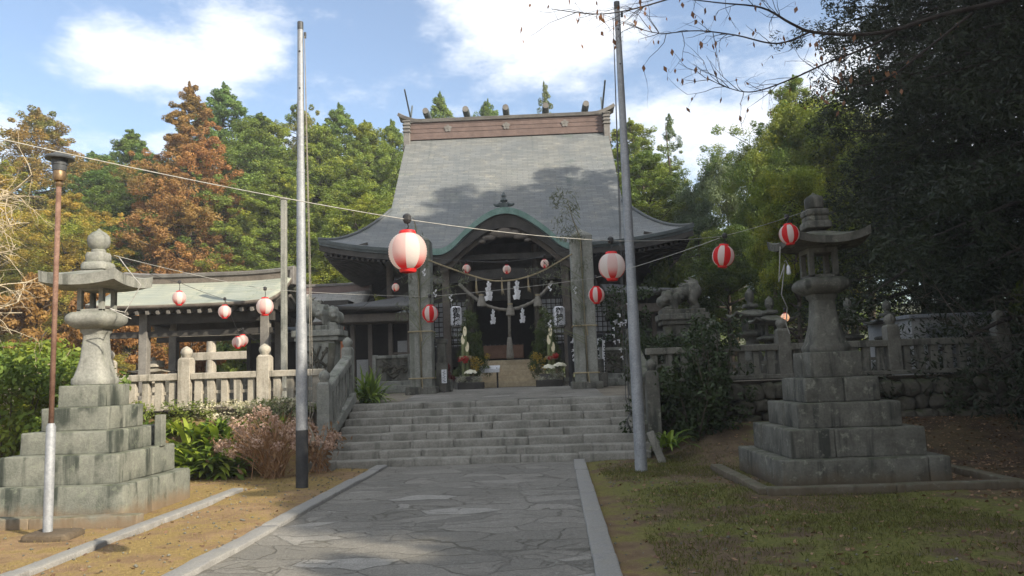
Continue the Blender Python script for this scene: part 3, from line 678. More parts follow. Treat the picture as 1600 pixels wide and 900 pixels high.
def vlen(y): 
    k = round(y, 7)
    if k not in arc:
        d = HD - abs(y); n = 24; L = 0; pz = 0
        for i in range(1, n + 1):
            q = d * i / n; z = Fs(q); L += math.hypot(d / n, z - pz); pz = z
        arc[k] = L
    return arc[k] + (50 if y > 0 else 0)
rb = MB(); xs = list(np.linspace(-GW, -2.4, 14)) + list(np.linspace(-2.3, 2.3, 61)) + list(np.linspace(2.4, GW, 14)); yl = []
CP = .125                                     # course height along the slope; each course is a real 2 cm step
def y_at(L):
    lo, hi = 0, HD
    for _ in range(40):
        mid = (lo + hi) / 2
        if vlen(-HD + mid) < L: lo = mid
        else: hi = mid
    return -HD + lo
nC = int(vlen(-1e-6) / CP)
for k in range(nC + 1): yl += [y_at(k * CP), y_at(min(k * CP + CP * .985, vlen(-1e-6)))]
def lift(y): f = (vlen(y) / CP) % 1.0; return .024 * (1 - f) if f < .99 else 0
rb.grid(lambda x, y: P(x, y, main_z(x, y) + lift(y) + .008 * mn.noise((x * .8, y * 2, 3))), xs, yl, uv=lambda x, y: (x, vlen(y)))
yb = list(np.linspace(0, HD, 30)); rb.grid(lambda x, y: P(x, y, main_z(x, y)), list(np.linspace(-GW, GW, 20)), yb, uv=lambda x, y: (x, vlen(y)))
for s in (-1, 1):
    xl = list(s * np.linspace(GW, HW, 24)); 
    if s < 0: xl = xl[::-1]
    yy = yl[:-1] + [-q for q in list(np.linspace(.05, HD, 24))]
    yy = yl[:-1] + list(np.linspace(.02, HD, 30))
    rb.grid(lambda x, y: P(x, y, side_z(x, y) + (lift(y) if y < 0 and Fs(HD - abs(y)) < Gs(HW - abs(x)) else 0)), xl, yy, uv=lambda x, y: (x, vlen(y)) if Fs(HD - abs(y)) < Gs(HW - abs(x)) else (y, 2 * (HW - abs(x))))
roof = rb.build('roof', [M['roof'], M['dark_copper']], hall, world=True, solid=(.2, 1))
# hip ridges
for s in (-1, 1):
    for e in (-1, 1):
        pts = []
        for k in range(14):
            d = 2.63 * k / 13; lo, hi = 0, 2
            for _ in range(30):
                mid = (lo + hi) / 2
                if Gs(mid) < Fs(d): lo = mid
                else: hi = mid
            x = s * (HW - lo); y = e * (HD - d); pts.append(P(x, y, side_z(x, y) + .015))
        b = MB(); b.tube(pts, .06, 8); b.build('hip_ridge', M['roof'], roof, world=True, smooth=True)
# verge boards and gable walls
for s in (-1, 1):
    b = MB(); ylist = list(np.linspace(-HD + 2.5, HD - 2.5, 40))
    b.grid(lambda y, k: P(s * (GW - .35), y, max(Z0 + 1.7, roof_z(0, y) - .2) if k else Z0 + 1.5), ylist, [0, 1]); b.build('gable_wall', M['wood_dark'], hall, world=True)
    b = MB(); b.grid(lambda y, k: P(s * (GW - .04), y, roof_z(0, y) - .19 - k * .42), ylist, [0, 1]); b.build('bargeboard', M['wood_dark'], hall, world=True, solid=(.08,))
# soffit, fascia and rafters
b = MB()
def sof(x, y):
    k = max(abs(x) / HW, abs(y) / HD); t = min(1, max(0, (1 - k) / .3))
    e = Z0 - .30 + .48 * (abs(x) / HW) ** 3.2 * (abs(y) / HD) ** 3.2
    zz = e + .02 + t * .55
    if y < -3 and abs(x) < 2.4: zz = max(zz, Z0 + kara(x) - .25)
    return P(x * .985, y * .985, zz)
b.grid(sof, list(np.linspace(-HW, HW, 90)), list(np.linspace(-HD, HD, 60))); b.build('soffit', M['wood_dark'], hall, world=True, smooth=True)
b = MB()
for k in range(-34, 35):
    x = k * .175
    if abs(x) < 2.5: continue
    l = .48 * (abs(x) / HW) ** 3.2
    b.box(P(x, -HD + .85, Z0 - .345 + l + .09), (.075, 1.5, .09), M3=Matrix.Rotation(.22, 3, 'X'))
for s in (-1, 1):
    for k in range(-34, 35):
        y = k * .19; l = .48 * (abs(y) / HD) ** 3.2
        b.box(P(s * (HW - .85), y, Z0 - .345 + l + .09), (1.5, .075, .09), M3=Matrix.Rotation(s * .22, 3, 'Y'))
b.build('rafters', M['wood_dark'], hall, world=True)
for s in (-1, 1):
    b = MB(); xl = list(np.linspace(s * 2.38, s * HW, 40)); b.grid(lambda x, k: P(x, -HD + .06, main_z(x, -HD) - .19 - k * .17), xl, [0, 1])
    b.build('eave_fascia', M['wood_dark'], hall, world=True, solid=(.05,))
# copper edge with hanging clips along the eave
for s in (-1, 1):
    b = MB(); xl = list(np.linspace(s * 2.36, s * (HW + .02), 50)); b.grid(lambda x, k: P(x, -HD - .022, (main_z(x, -HD) if abs(x) < GW else side_z(min(abs(x), HW) * s, -HD)) + .012 - k * .10), xl, [0, 1])
    b.build('eave_edge', M['dark_copper'], roof, world=True, solid=(.02,))
# arched front gable: copper edge, bargeboard, carving
xa = list(np.linspace(-2.42, 2.42, 80))
b = MB()
for k0, y in ((0, -.05),): b.grid(lambda x, k: P(x, -HD - .05, Z0 + kara(x) + .035 - k * .21), xa, [0, 1])
b.build('copper_edge', M['verdigris'], roof, world=True, solid=(.035,))
b = MB(); b.grid(lambda x, k: P(x, -HD - .05 + k * .55, Z0 + kara(x) + .037 + .02 * k), xa, list(np.linspace(0, 1, 4))); b.build('copper_arch_top', M['verdigris'], roof, world=True, smooth=True)
def under(x, a): return Z0 + kara(x * .97) - a
b = MB(); b.grid(lambda x, k: P(x * (1 - .02 * k), -HD + .1, under(x, .20) - k * (.30 + .12 * (1 - abs(x) / 2.4))), xa, [0, 1]); b.build('arched_bargeboard', M['wood_dark'], hall, world=True, solid=(.1,))
b = MB(); b.grid(lambda x, k: P(x * .9, -HD + .35, under(x * .9, .52) - k * .22), xa, [0, 1]); b.build('inner_bargeboard', M['wood_mid'], hall, world=True, solid=(.08,))
b = MB()
for k in range(11):
    a = (k - 5) / 5; r = .17 - .09 * abs(a)
    b.lathe([(.02, -.05), (r, -.03), (r * .8, .04), (.02, .06)], 10, (0, 0, 0)); n = 40
    vs = b.v[-40:]
    for i in range(len(b.v) - 40, len(b.v)):
        x, y, z = b.v[i]; b.v[i] = P(x * 1.6 + a * .75, -HD + .02 - z, Z0 + .47 - .26 * abs(a) ** 1.4 + y * .9 + (.05 if k % 2 else 0))
b.build('carved_pendant', M['wood_mid'], hall, world=True, smooth=True)
b = MB(); b.span(P(-.14, -HD + .1, Z0 + 1.33), P(.14, -HD + .5, Z0 + 1.50)); b.box(P(0, -HD + .22, Z0 + 1.60), (.16, .16, .34), taper=.7)
b.lathe([(.1, 0), (.13, .04), (.05, .16), (.09, .2), (.01, .34)], 12, P(0, -HD + .22, Z0 + 1.56))
for s in (-1, 1): b.tube([P(s * (.1 + .06 * k), -HD + .22, Z0 + 1.50 - .05 * k + .012 * k * k) for k in range(5)], [.07, .07, .06, .05, .03], 8)
b.build('arch_ornament', M['dark_copper'], roof, world=True)
# main ridge
rl, rh = 4.08, .0; zt = Z0 + Fs(HD)
rg = MB(); rg.span(P(-rl, -.34, zt - .22), P(rl, .34, zt + .64)); 
ridge = rg.build('ridge_beam', M['ridge_brown'], roof, world=True, bevel=.01)
b = MB()
for z in (.08, .26, .44): b.span(P(-rl - .004, -.355, zt + z - .012), P(rl + .004, .355, zt + z + .012))
b.build('ridge_bands', M['ridge_brown'], ridge, world=True)
b = MB()
us = list(np.linspace(-1.085, 1.085, 40))
capf = lambda u, v: P(u * rl * 1.02, v, zt + .74 + (.30 * max(0, (abs(u) - .88) / .2) ** 1.6) - .10 * (v / .45) ** 2)
b.grid(capf, us, [-.46, -.3, -.15, 0, .15, .3, .46]); b.build('ridge_cap', M['ridge_grey'], ridge, world=True, solid=(.13,))
b = MB(); b.span(P(-rl * 1.0, -.4, zt + .52), P(rl * 1.0, .4, zt + .585)); b.build('ridge_moulding', M['ridge_grey'], ridge, world=True)
for k in range(5):
    x = -rl * .82 + k * rl * .41; b = MB()
    b.tube([P(x, -.62, zt + .93), P(x, -.4, zt + .93), P(x, .4, zt + .93), P(x, .62, zt + .93)], [.12, .145, .145, .12], 14)
    lg = b.build('ridge_log', M['dark_copper'], ridge, world=True, smooth=True, auto=True)
    b = MB(); b.tube([P(x, -.635, zt + .93), P(x, -.61, zt + .93)], .125, 14); b.build('log_cap', M['ridge_grey'], lg, world=True)
for x in (-rl * .6, 0, rl * .6):
    b = MB()
    for a in range(5):
        an = math.pi / 2 + a * 2 * math.pi / 5; b.tube([P(x + .1 * math.cos(an), -.375, zt + .22 + .1 * math.sin(an)), P(x + .1 * math.cos(an), -.33, zt + .22 + .1 * math.sin(an))], .062, 10)
    b.tube([P(x, -.385, zt + .22), P(x, -.33, zt + .22)], .04, 10); b.build('blossom_crest', M['ridge_grey'], ridge, world=True)
for s in (-1, 1):
    b = MB()
    for yy in (-1, 1):                                # crossing finial blades seen edge-on
        a, c = Vector(P(s * (rl - .05), yy * -.45, zt + .45)), Vector(P(s * (rl + .06), yy * 1.0, zt + 1.75)); b.tube([a, c], [.05, .04], 4)
    b.build('crossed_finial', M['dark_copper'], ridge, world=True)
    b = MB(); x = s * (rl + .09)
    b.span(P(x - .13, -.52, zt - .62), P(x + .13, .52, zt + .52)); b.span(P(x - .17, -.58, zt - .72), P(x + .17, .58, zt - .58))
    for z in (.1, .25, .4, .55): b.span(P(x - .165, -.56, zt + z - .03), P(x + .165, .56, zt + z + .03))
    b.build('ridge_end_tile', M['ridge_grey'], ridge, world=True, bevel=.02)
# body
FZ = 2.08
b = MB(); b.span(P(-4.6, -4.35, 1.1), P(4.6, 5, 1.32)); b.build('stone_base', M['stone_dark'], hall, world=True, bevel=.01)
b = MB(); b.span(P(-5.2, -5.1, FZ - .16), P(-1.28, 5.3, FZ)); b.span(P(1.28, -5.1, FZ - .16), P(5.2, 5.3, FZ)); b.span(P(-1.28, -4.9, FZ - .17), P(1.28, 5.3, FZ - .003)); b.build('veranda_floor', M['wood_dark'], hall, world=True, bevel=.01)
b = MB()
for x in (-5, -3.6, -2.4, -1.4, 1.4, 2.4, 3.6, 5): b.span(P(x - .08, -5, 1.19), P(x + .08, -4.84, FZ - .16))
b.build('veranda_posts', M['wood_dark'], hall, world=True)
b = MB()
for z in (2.45, 2.68, 2.9):
    for s in (-1, 1): b.span(P(s * 1.5, -5.02, z - .035), P(s * 5.15, -4.95, z + .035))
for s in (-1, 1):
    for x in (1.5, 2.7, 3.9, 5.1): b.span(P(s * x - .05, -5.04, FZ), P(s * x + .05, -4.93, 3.0))
b.build('veranda_railing', M['wood_dark'], hall, world=True)
b = MB(); b.span(P(-4.3, 4.3, FZ), P(4.3, 4.5, 6.2)); b.span(P(-4.4, -4.0, FZ), P(-4.2, 4.4, 6.3)); b.span(P(4.2, -4.0, FZ), P(4.4, 4.4, 6.3))
b.span(P(-4.2, -4.05, 4.25), P(4.2, -3.85, 6.3)); b.span(P(-4.2, -4.05, FZ), P(-1.42, -3.85, 2.62)); b.span(P(1.0, -4.05, FZ), P(4.2, -3.85, 2.62)); b.span(P(-4.2, -3.7, 6.0), P(4.2, 4.3, 6.1))
b.build('wall', M['wood_dark'], hall, world=True)
for x in (-4.28, -3.2, -1.42, 1.0, 2.3, 4.28):
    b = MB(); b.tube([P(x, -4.08, FZ), P(x, -4.08, 6.2)], .14, 14); b.build('pillar', M['wood_mid'], hall, world=True, smooth=True, auto=True)
for x0, x1 in ((-4.1, -3.34), (-3.06, -1.58), (1.14, 2.16), (2.44, 4.14)):
    b = MB(); b.span(P(x0, -3.97, 2.62), P(x1, -3.93, 4.25)); pn = b.build('window', M['white_paint'], hall, world=True)
    b = MB(); nx = max(3, round((x1 - x0) / .17))
    for k in range(nx + 1): xx = x0 + (x1 - x0) * k / nx; b.span(P(xx - .012, -4.03, 2.62), P(xx + .012, -3.98, 4.25))
    for k in range(10): zz = 2.64 + 1.6 * k / 9; b.span(P(x0, -4.045, zz - .012), P(x1, -4.0, zz + .012))
    b.build('lattice', M['wood_dark'], pn, world=True)
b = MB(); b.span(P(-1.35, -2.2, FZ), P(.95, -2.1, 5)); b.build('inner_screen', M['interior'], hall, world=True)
ob = thing('offertory_box', 'red brown wooden offertory box in the dark doorway', 'box', P(-.25, -4.75, FZ))
b = MB(); b.span(P(-.95, -4.7, FZ + .06), P(.45, -4.25, FZ + .52)); b.build('chest', M['box_brown'], ob, world=True, bevel=.015)
b = MB()
for k in range(9): x = -.9 + k * .165; b.span(P(x - .03, -4.68, FZ + .515), P(x + .03, -4.27, FZ + .56))
b.build('grate', M['wood_dark'], ob, world=True)
for x in (-.85, .35): b = MB(); b.span(P(x - .06, -4.66, FZ), P(x + .06, -4.3, FZ + .07)); b.build('foot', M['wood_dark'], ob, world=True)
for i in range(5):
    b = MB(); y = -HD - .85 + i * .33; b.span(P(-1.28, y, 1.19 + i * .172), P(1.15, y + .36, 1.19 + (i + 1) * .172)); b.build('wooden_step', M['wood_pale'], hall, world=True, bevel=.012)
# porch posts and beams under the arched gable
for x in (-2.05, 1.95):
    b = MB(); b.box(P(x, -HD + .75, (1.19 + 5.2) / 2), (.26, .26, 5.2 - 1.19)); pp = b.build('porch_pillar', M['wood_mid'], hall, world=True, bevel=.03)
    b = MB(); b.lathe([(.24, 1.17), (.25, 1.3), (.18, 1.42)], 20, P(x, -HD + .75, 0)); b.build('stone_footing', M['stone_dark'], pp, world=True)
b = MB(); b.grid(lambda x, k: P(x, -HD + .75, 4.62 + .16 * (1 - (x / 2.3) ** 2) + k * .34), list(np.linspace(-2.3, 2.3, 30)), [0, 1]); b.build('rainbow_beam', M['wood_dark'], hall, world=True, solid=(.22,))
for s in (-1, 1):
    b = MB(); x = s * 2.05; b.tube([P(x + s * (.1 + .09 * k), -HD + .72, 4.8 + .02 * k * (k - 2)) for k in range(5)], [.15, .16, .15, .11, .06], 8)
    b.box(P(x, -HD + .72, 5.22), (.5, .34, .14)); b.box(P(x, -HD + .72, 5.37), (.8, .3, .12))
    b.build('bracket_end', M['wood_grey'], hall, world=True, bevel=.02)
b = MB()
for s in (-1, 1): b.tube([P(s * 2.0, -HD + .9, 4.9), P(s * 2.15, -HD + 1.8, 5.1), P(s * 2.3, -4.0, 5.15)], .13, 8)
b.span(P(-2.5, -HD + .66, 5.42), P(2.5, -HD + .84, 5.62)); b.build('tie_beams', M['wood_dark'], hall, world=True)

# ------------------------------------------------------------------ gabled and hipped roofs for the smaller buildings
def gable_roof(parent, cx, cy, hx, hy, ze, zr, mat, ridge_mat, flare=.12, th=.1, ridge_h=.3):
    b = MB(); ys_ = list(np.linspace(-hy, hy, 25)); xs_ = list(np.linspace(-hx, hx, 17))
    f = lambda x, y: (cx + x, cy + y, ze + (zr - ze) * ((1 - abs(y) / hy) ** 1.0) - flare * math.sin(math.pi * abs(y) / hy) * .8 + .07 * (abs(x) / hx) ** 4)
    b.grid(f, xs_, ys_, uv=lambda x, y: (x, y * 1.25)); r = b.build('roof', [mat, M['wood_mid']], parent, world=True, smooth=True, solid=(th, 1), auto=True)
    b = MB(); b.grid(lambda x, k: (cx + x, cy + k * .17, zr + ridge_h * .8 + .08 * (abs(x) / hx) ** 4 - abs(k) * .05), list(np.linspace(-hx * 1.01, hx * 1.01, 13)), [-1, 0, 1]); b.build('ridge_cap', M['ridge_grey'], r, world=True, solid=(.07,))
    b = MB(); b.span((cx - hx * .99, cy - .11, zr - .1), (cx + hx * .99, cy + .11, zr + ridge_h * .75)); b.build('ridge', ridge_mat, r, world=True)
    for s in (-1, 1):
        b = MB(); b.box((cx + s * hx * 1.0, cy, zr + .02), (.14, .42, .46), taper=.7); b.build('ridge_end_tile', M['ridge_grey'], r, world=True, bevel=.02)
    return r
PX0, PX1, PY = at(205, 470, 18.6).x + .15, at(425, 470, 18.6).x, 18.9
pav = thing('water_pavilion', 'open timber water pavilion with pale green copper roof behind the sunlit balustrade', 'pavilion', ((PX0 + PX1) / 2, PY, 1.15))
pcx = (PX0 + PX1) / 2; phx = (PX1 - PX0) / 2 + .35
gable_roof(pav, pcx, PY, phx + .1, 1.75, 3.42, 4.18, M['roof_green'], M['wood_mid'], .12, .09, .26)
for px_, yy in ((226, PY - 1.15), (415, PY - 1.15), (272, PY + 1.15), (437, PY + 1.15)):
    q = at(px_, 540, yy); b = MB(); b.box((q.x, yy, (1.15 + 3.4) / 2), (.2, .2, 2.25)); pp = b.build('post', M['wood_grey'], pav, world=True, bevel=.012)
    b = MB(); b.box((q.x, yy, 1.2), (.34, .34, .16)); b.build('stone_footing', M['stone_pale'], pp, world=True, bevel=.02)
    px_last = q.x
b = MB()
for yy in (PY - 1.15, PY + 1.15):
    b.span((PX0 - .25, yy - .08, 3.02), (PX1 + .35, yy + .08, 3.24)); b.span((PX0 - .3, yy - .1, 3.27), (PX1 + .4, yy + .1, 3.42)); b.span((PX0 - .2, yy - .05, 2.72), (PX1 + .3, yy + .05, 2.86))
for xx in (PX0 + .1, PX1 - .05): b.span((xx - .08, PY - 1.4, 3.1), (xx + .08, PY + 1.4, 3.3))
b.span((PX0, PY - .08, 3.6), (PX1, PY + .08, 3.8)); b.build('beams', M['wood_dark'], pav, world=True, bevel=.008)
b = MB()
n = 17
for k in range(n):
    xx = pcx - phx + .1 + (2 * phx - .2) * k / (n - 1)
    for s in (-1, 1): b.box((xx, PY + s * .98, 3.50), (.07, 1.5, .08), M3=Matrix.Rotation(-s * .34, 3, 'X'))
b.build('rafters', M['wood_grey'], pav, world=True)
for s in (-1, 1):
    b = MB(); b.add([(pcx + s * (phx - .12), PY - 1.3, 3.42), (pcx + s * (phx - .12), PY + 1.3, 3.42), (pcx + s * (phx - .12), PY, 4.02)], [(0, 1, 2)])
    b.build('gable_board', M['wood_dark'], pav, world=True, solid=(.05,))
wb = thing('water_basin', 'long dark stone water basin under the pavilion roof', 'basin', (pcx + .4, PY, 1.15))
b = MB(); b.span((pcx - .9, PY - .45, 1.15), (pcx + 1.5, PY + .45, 1.72)); b.build('trough', M['stone_dark'], wb, world=True, bevel=.04)
b = MB(); b.span((pcx - .78, PY - .33, 1.722), (pcx + 1.38, PY + .33, 1.728)); b.build('water', M['tarp'], wb, world=True)
# stone torii seen through the pavilion
p0, p1 = at(330, 560, 24), at(415, 560, 24)
tor = thing('stone_gate', 'pale stone torii gate seen through the water pavilion', 'torii gate', ((p0.x + p1.x) / 2, 24, 1.2))
for q in (p0, p1):
    b = MB(); b.tube([(q.x, 24, 1.15), (q.x, 24, 3.0)], [.17, .14], 14); b.build('column', M['stone_pale'], tor, world=True, smooth=True, auto=True)
b = MB(); b.span((p0.x - .9, 23.85, 2.35), (p1.x + .5, 24.15, 2.6)); b.build('tie_beam', M['stone_pale'], tor, world=True, bevel=.02)
b = MB(); b.grid(lambda u, k: ((p0.x + p1.x) / 2 + u * 2.0, 24 + k, 2.98 + .12 * u ** 4 + .0), list(np.linspace(-1, 1, 20)), [-.17, .17]); b.build('lintel', M['stone_pale'], tor, world=True, solid=(-.28,))
# side hall far left with brown ridge
q0, q1 = at(452, 445, 29.5), at(572, 440, 29.5)
sh = thing('side_hall', 'small hall with grey shingle roof and brown ridge behind the left lion statue', 'hall', ((q0.x + q1.x) / 2, 30.5, 1.19))
gable_roof(sh, q1.x - 2.3, 30.5, 2.3, 2.6, 3.75, 5.15, M['roof_grey'], M['ridge_brown'], .2, .12, .4)
b = MB(); b.span((q1.x - 4.2, 28.7, 1.15), (q1.x - .5, 32.4, 4.6), taper=.98); b.build('wall', M['wood_dark'], sh, world=True)
b = MB(); b.span((q1.x - 3.9, 28.66, 1.4), (q1.x - .8, 28.7, 2.6)); b.build('wall_panel', M['plaster_grey'], sh, world=True)
# wings either side of the hall
def wing(name, label, px_in, px_out, s):
    xi = at(px_in, 480, 23.8).x; xo = at(px_out, 486, 23.0).x
    t = thing(name, label, 'side wing', ((xi + xo) / 2, 25.5, 1.19)); w = xi - xo
    zin = 4.25; zout = 3.72
    b = MB(); b.grid(lambda u, v: (xo + w * u, 22.9 + 4.2 * v, zout + (zin - zout) * min(u * 1.15, 1, v * 2.2 + .02) ** .9 + .1 * (1 - u) ** 3 * (1 - v) ** 3), list(np.linspace(0, 1, 16)) if w > 0 else list(np.linspace(0, 1, 16)), list(np.linspace(0, 1, 20)), uv=lambda u, v: (u * abs(w), v * 4.2))
    b.build('roof', [M['roof_dark'], M['wood_dark']], t, world=True, smooth=True, solid=(.14, 1), auto=True)
    b = MB(); b.span((min(xo, xi) + .25, 23.15, 3.32), (max(xo, xi) - .1, 23.3, 3.56)); b.span((min(xo, xi) + .25, 23.3, 3.3), (max(xo, xi), 26.6, 3.5)); b.build('eave_beam', M['wood_mid'], t, world=True)
    a, c = min(xo, xi) + .45, max(xo, xi)
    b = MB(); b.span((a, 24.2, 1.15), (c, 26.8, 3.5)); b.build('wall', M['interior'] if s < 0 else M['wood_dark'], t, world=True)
    b = MB(); b.span((a + .05, 24.14, 1.2), (a + .5, 24.2, 2.2)); b.build('wall_panel', M['plaster_grey'], t, world=True); b = MB(); b.span((c - .62, 24.14, 1.75), (c - .3, 24.2, 2.75)); b.build('wall_panel', M['plaster_grey'], t, world=True)
    b = MB()
    for x in (a, a + .55, (a + c) / 2 + .2, c - .2): b.box((x, 23.9, 2.3), (.13, .13, 2.3))
    b.build('posts', M['wood_mid'], t, world=True)
    b = MB()
    for z in (1.75, 2.05, 2.35): b.span(((a + c) / 2 + .25, 23.86, z - .035), (c - .15, 23.93, z + .035))
    b.build('rail', M['wood_mid'], t, world=True); return t
wing('side_wing', 'low dark roofed wing joined to the left of the shrine hall', 648, 517, -1)
wing('side_wing', 'low dark roofed wing at the right of the shrine hall behind the steel pole', 945, 1062, 1)
# ------------------------------------------------------------------ gate pillars on the terrace
def gate_pillar(label, px, pytop, side):
    p = at(px, 600, 19.5); zt_ = at(px, pytop, 19.5).z
    t = thing('stone_pillar', label, 'stone pillar', (p.x, 19.5, 1.15), group='tall pillars on the terrace'); w = .56
    b = MB()
    for sx in (-1, 1): b.rbox((p.x + sx * (w * .25 + .006), 19.5, (1.15 + zt_ - .22) / 2), (w * .5 - .012, w, zt_ - .22 - 1.15), e=.03, amp=.008, step=.2, seed=px + sx)
    b.lathe([(w * .505, zt_ - .22), (w * .47, zt_ - .18), (.02, zt_)], 4, (p.x, 19.5, 0), True)
    b.build('shaft', M['pillar'], t, world=True, smooth=True, auto=True)
    b = MB(); b.box((p.x, 19.5, 1.24), (w + .22, w + .22, .2), jit=.01); b.build('footing', M['stone_dark'], t, world=True, bevel=.03)
    bb = thing('bamboo_branch', 'leafy bamboo tied upright to the ' + side + ' stone pillar', 'bamboo', (p.x, 19.1, 1.15), group='bamboo tied to the tall pillars')
    y = 19.5 - w / 2 - .05; top = zt_ + (.75 if side == 'right' else .35); lean = -.32 if side == 'right' else -.1
    b = MB(); b.tube([(p.x + .02, y, 1.17), (p.x, y, 3), (p.x - .02, y, zt_ - .3), (p.x + lean * .6, y - .05, zt_ + .2), (p.x + lean, y - .1, top)], [.022, .022, .02, .014, .007], 8); b.build('culm', M['bamboo_dry'], bb, world=True, smooth=True)
    for z in (1.55, 2.72):
        r = MB(); r.tube([(p.x + dx, 19.5 + dy, z) for dx, dy in ((-w / 2 - .02, -w / 2 - .02), (0, -w / 2 - .1), (w / 2 + .02, -w / 2 - .02), (w / 2 + .02, w / 2 + .02), (-w / 2 - .02, w / 2 + .02), (-w / 2 - .02, -w / 2 - .02))], .018, 6); r.tube([(p.x + .03, 19.5 - w / 2 - .1, z), (p.x + .05, 19.5 - w / 2 - .1, z - .25)], .012, 5)
        r.build('tie_rope', M['straw'], bb, world=True)
    rng = np.random.default_rng(int(px)); C = []
    for k in range(26):
        z = rng.uniform(2.6, 4.4) if rng.random() < .75 else rng.uniform(4.2, top); sx = 1 if side == 'left' else -1
        f = (z - 2.6) / 2
        x = p.x + sx * rng.uniform(-.15, 1.25 if z < 4.3 else .25) + (lean if z > zt_ - .3 else 0); C.append((x, y - rng.uniform(0, .5), z))
    if side == 'right':
        for k in range(16): z = rng.uniform(zt_ - .5, top + .1); C.append((p.x + lean - .12 + rng.uniform(-.2, .25), y - rng.uniform(-.1, .3), z))
    else:
        for k in range(8): C.append((p.x - .1 - rng.uniform(0, .5), y - rng.uniform(0, .3), rng.uniform(3, 4.6)))
    C = np.array(C); m = len(C); Pp, Nn, rn = clumps(C, np.tile(np.array([[.20, .16, .13]]), (m, 1)), 26, rng, .5)
    leaves('bamboo_leaves', Pp - np.array(bb.location), Nn, .12, .16, rn, M['bamboo_leaf'], bb, rng, np.array([[0, 0, -1.0]]), .7)
    b = MB()
    for c in C[::2]:
        c = Vector(c); a = Vector((p.x, y, c.z - .35)); b.tube([a, a.lerp(c, .5) + Vector((0, 0, .08)), c], [.009, .007, .004], 4)
    b.build('bamboo_twigs', M['bamboo'], bb, world=True)
    # small paper streamers on the branches
    for k in range(3):
        c = Vector(C[k * 3]); s = thing('paper_streamer', 'small zigzag paper streamer on the bamboo of the ' + side + ' pillar', 'paper streamer', c, group='streamers on the ' + side + ' bamboo')
        b = MB()
        for j in range(3): b.box((.02 * (-1) ** j, 0, -.03 - .06 * j), (.035, .004, .07), M3=Matrix.Rotation(.5 * (-1) ** j, 3, 'Y'))
        b.build('strip', M['white_paper'], s)
    return p.x
LPX = gate_pillar('tall lichen grey stone pillar on the terrace, the one behind the big lantern', 661, 366, 'left')
RPX = gate_pillar('tall pointed stone pillar on the terrace left of the steel pole', 917, 358, 'right')
# stone plinths, signs and blocks beside the pillars
def blk(name, label, cat, px, py, Y, dims, mat, stack=None, z0=1.19):
    p = at(px, py, Y); t = thing(name, label, cat, (p.x, Y, z0)); 
    b = MB(); b.box((0, 0, dims[2] / 2), dims, jit=.008); b.build('base', mat, t, bevel=.02)
    z = dims[2]
    for d in stack or []:
        b = MB(); b.box((0, 0, z + d[2] / 2 - .004), d, jit=.006); b.build('block', mat, t, bevel=.02); z += d[2] - .004
    return t
blk('stone_marker', 'stepped stone marker against the right edge of the left pillar', 'stone marker', 691, 590, 19.9, (.5, .45, .3), M['stone_dark'], [(.28, .3, .45), (.22, .24, .5), (.3, .28, .12)])
blk('stone_marker', 'small stone marker at the foot of the right pillar', 'stone marker', 938, 590, 19.7, (.36, .4, .35), M['stone_dark'], [(.2, .22, .35)])
def relief(label, px, Y, w):
    p = at(px, 580, Y); t = thing('carved_stone_panel', label, 'stone panel', (p.x, Y, 1.19), group='carved panels beside the pillars')
    b = MB(); b.box((0, 0, .1), (w + .25, .6, .2)); b.box((-.0, 0, .25), (w + .12, .5, .14)); b.build('plinth', M['stone'], t, bevel=.02)
    b = MB(); b.span((-w / 2, -.1, .32), (w / 2, .1, .98)); b.build('panel', M['stone_dark'], t, bevel=.02)
    b = MB()
    for sx in (-1, 1): b.span((sx * w / 2 - .05, -.16, .32), (sx * w / 2 + .05, .16, 1.02))
    b.span((-w / 2 + .05, -.15, .92), (w / 2 - .05, .15, 1.0)); b.build('rim', M['stone'], t, bevel=.015)
    b = MB(); rg = random.Random(px)
    for k in range(14):
        x = rg.uniform(-w * .38, w * .38); z = rg.uniform(.42, .84); b.tube([(x + .1 * j * rg.uniform(.4, 1), -.1 - .012, z + .07 * math.sin(j * 1.7 + k)) for j in range(4)], [.03, .035, .03, .012], 6)
    b.build('relief_carving', M['rock'], t, smooth=True)
relief('carved stone panel just left of the left pillar behind the strap leaved plant', 614, 20.6, .95)
relief('carved stone panel between the right pillar and the steel pole', 962, 20.6, .7)
sg = thing('small_sign', 'small white upright notice beside the left pillar', 'sign', at(694, 588, 19.4))
b = MB(); b.box((0, 0, 0), (.13, .02, .34)); b.build('board', M['white_paint'], sg)
b = MB(); b.box((0, .03, -.2), (.03, .03, .5)); b.build('stake', M['wood_mid'], sg)
b = MB()
for k in range(9): b.box((.012 * (-1) ** k, -.012, .13 - .033 * k), (.035 + .01 * (k % 3), .003, .012))
b.build('lettering', M['ink'], sg)

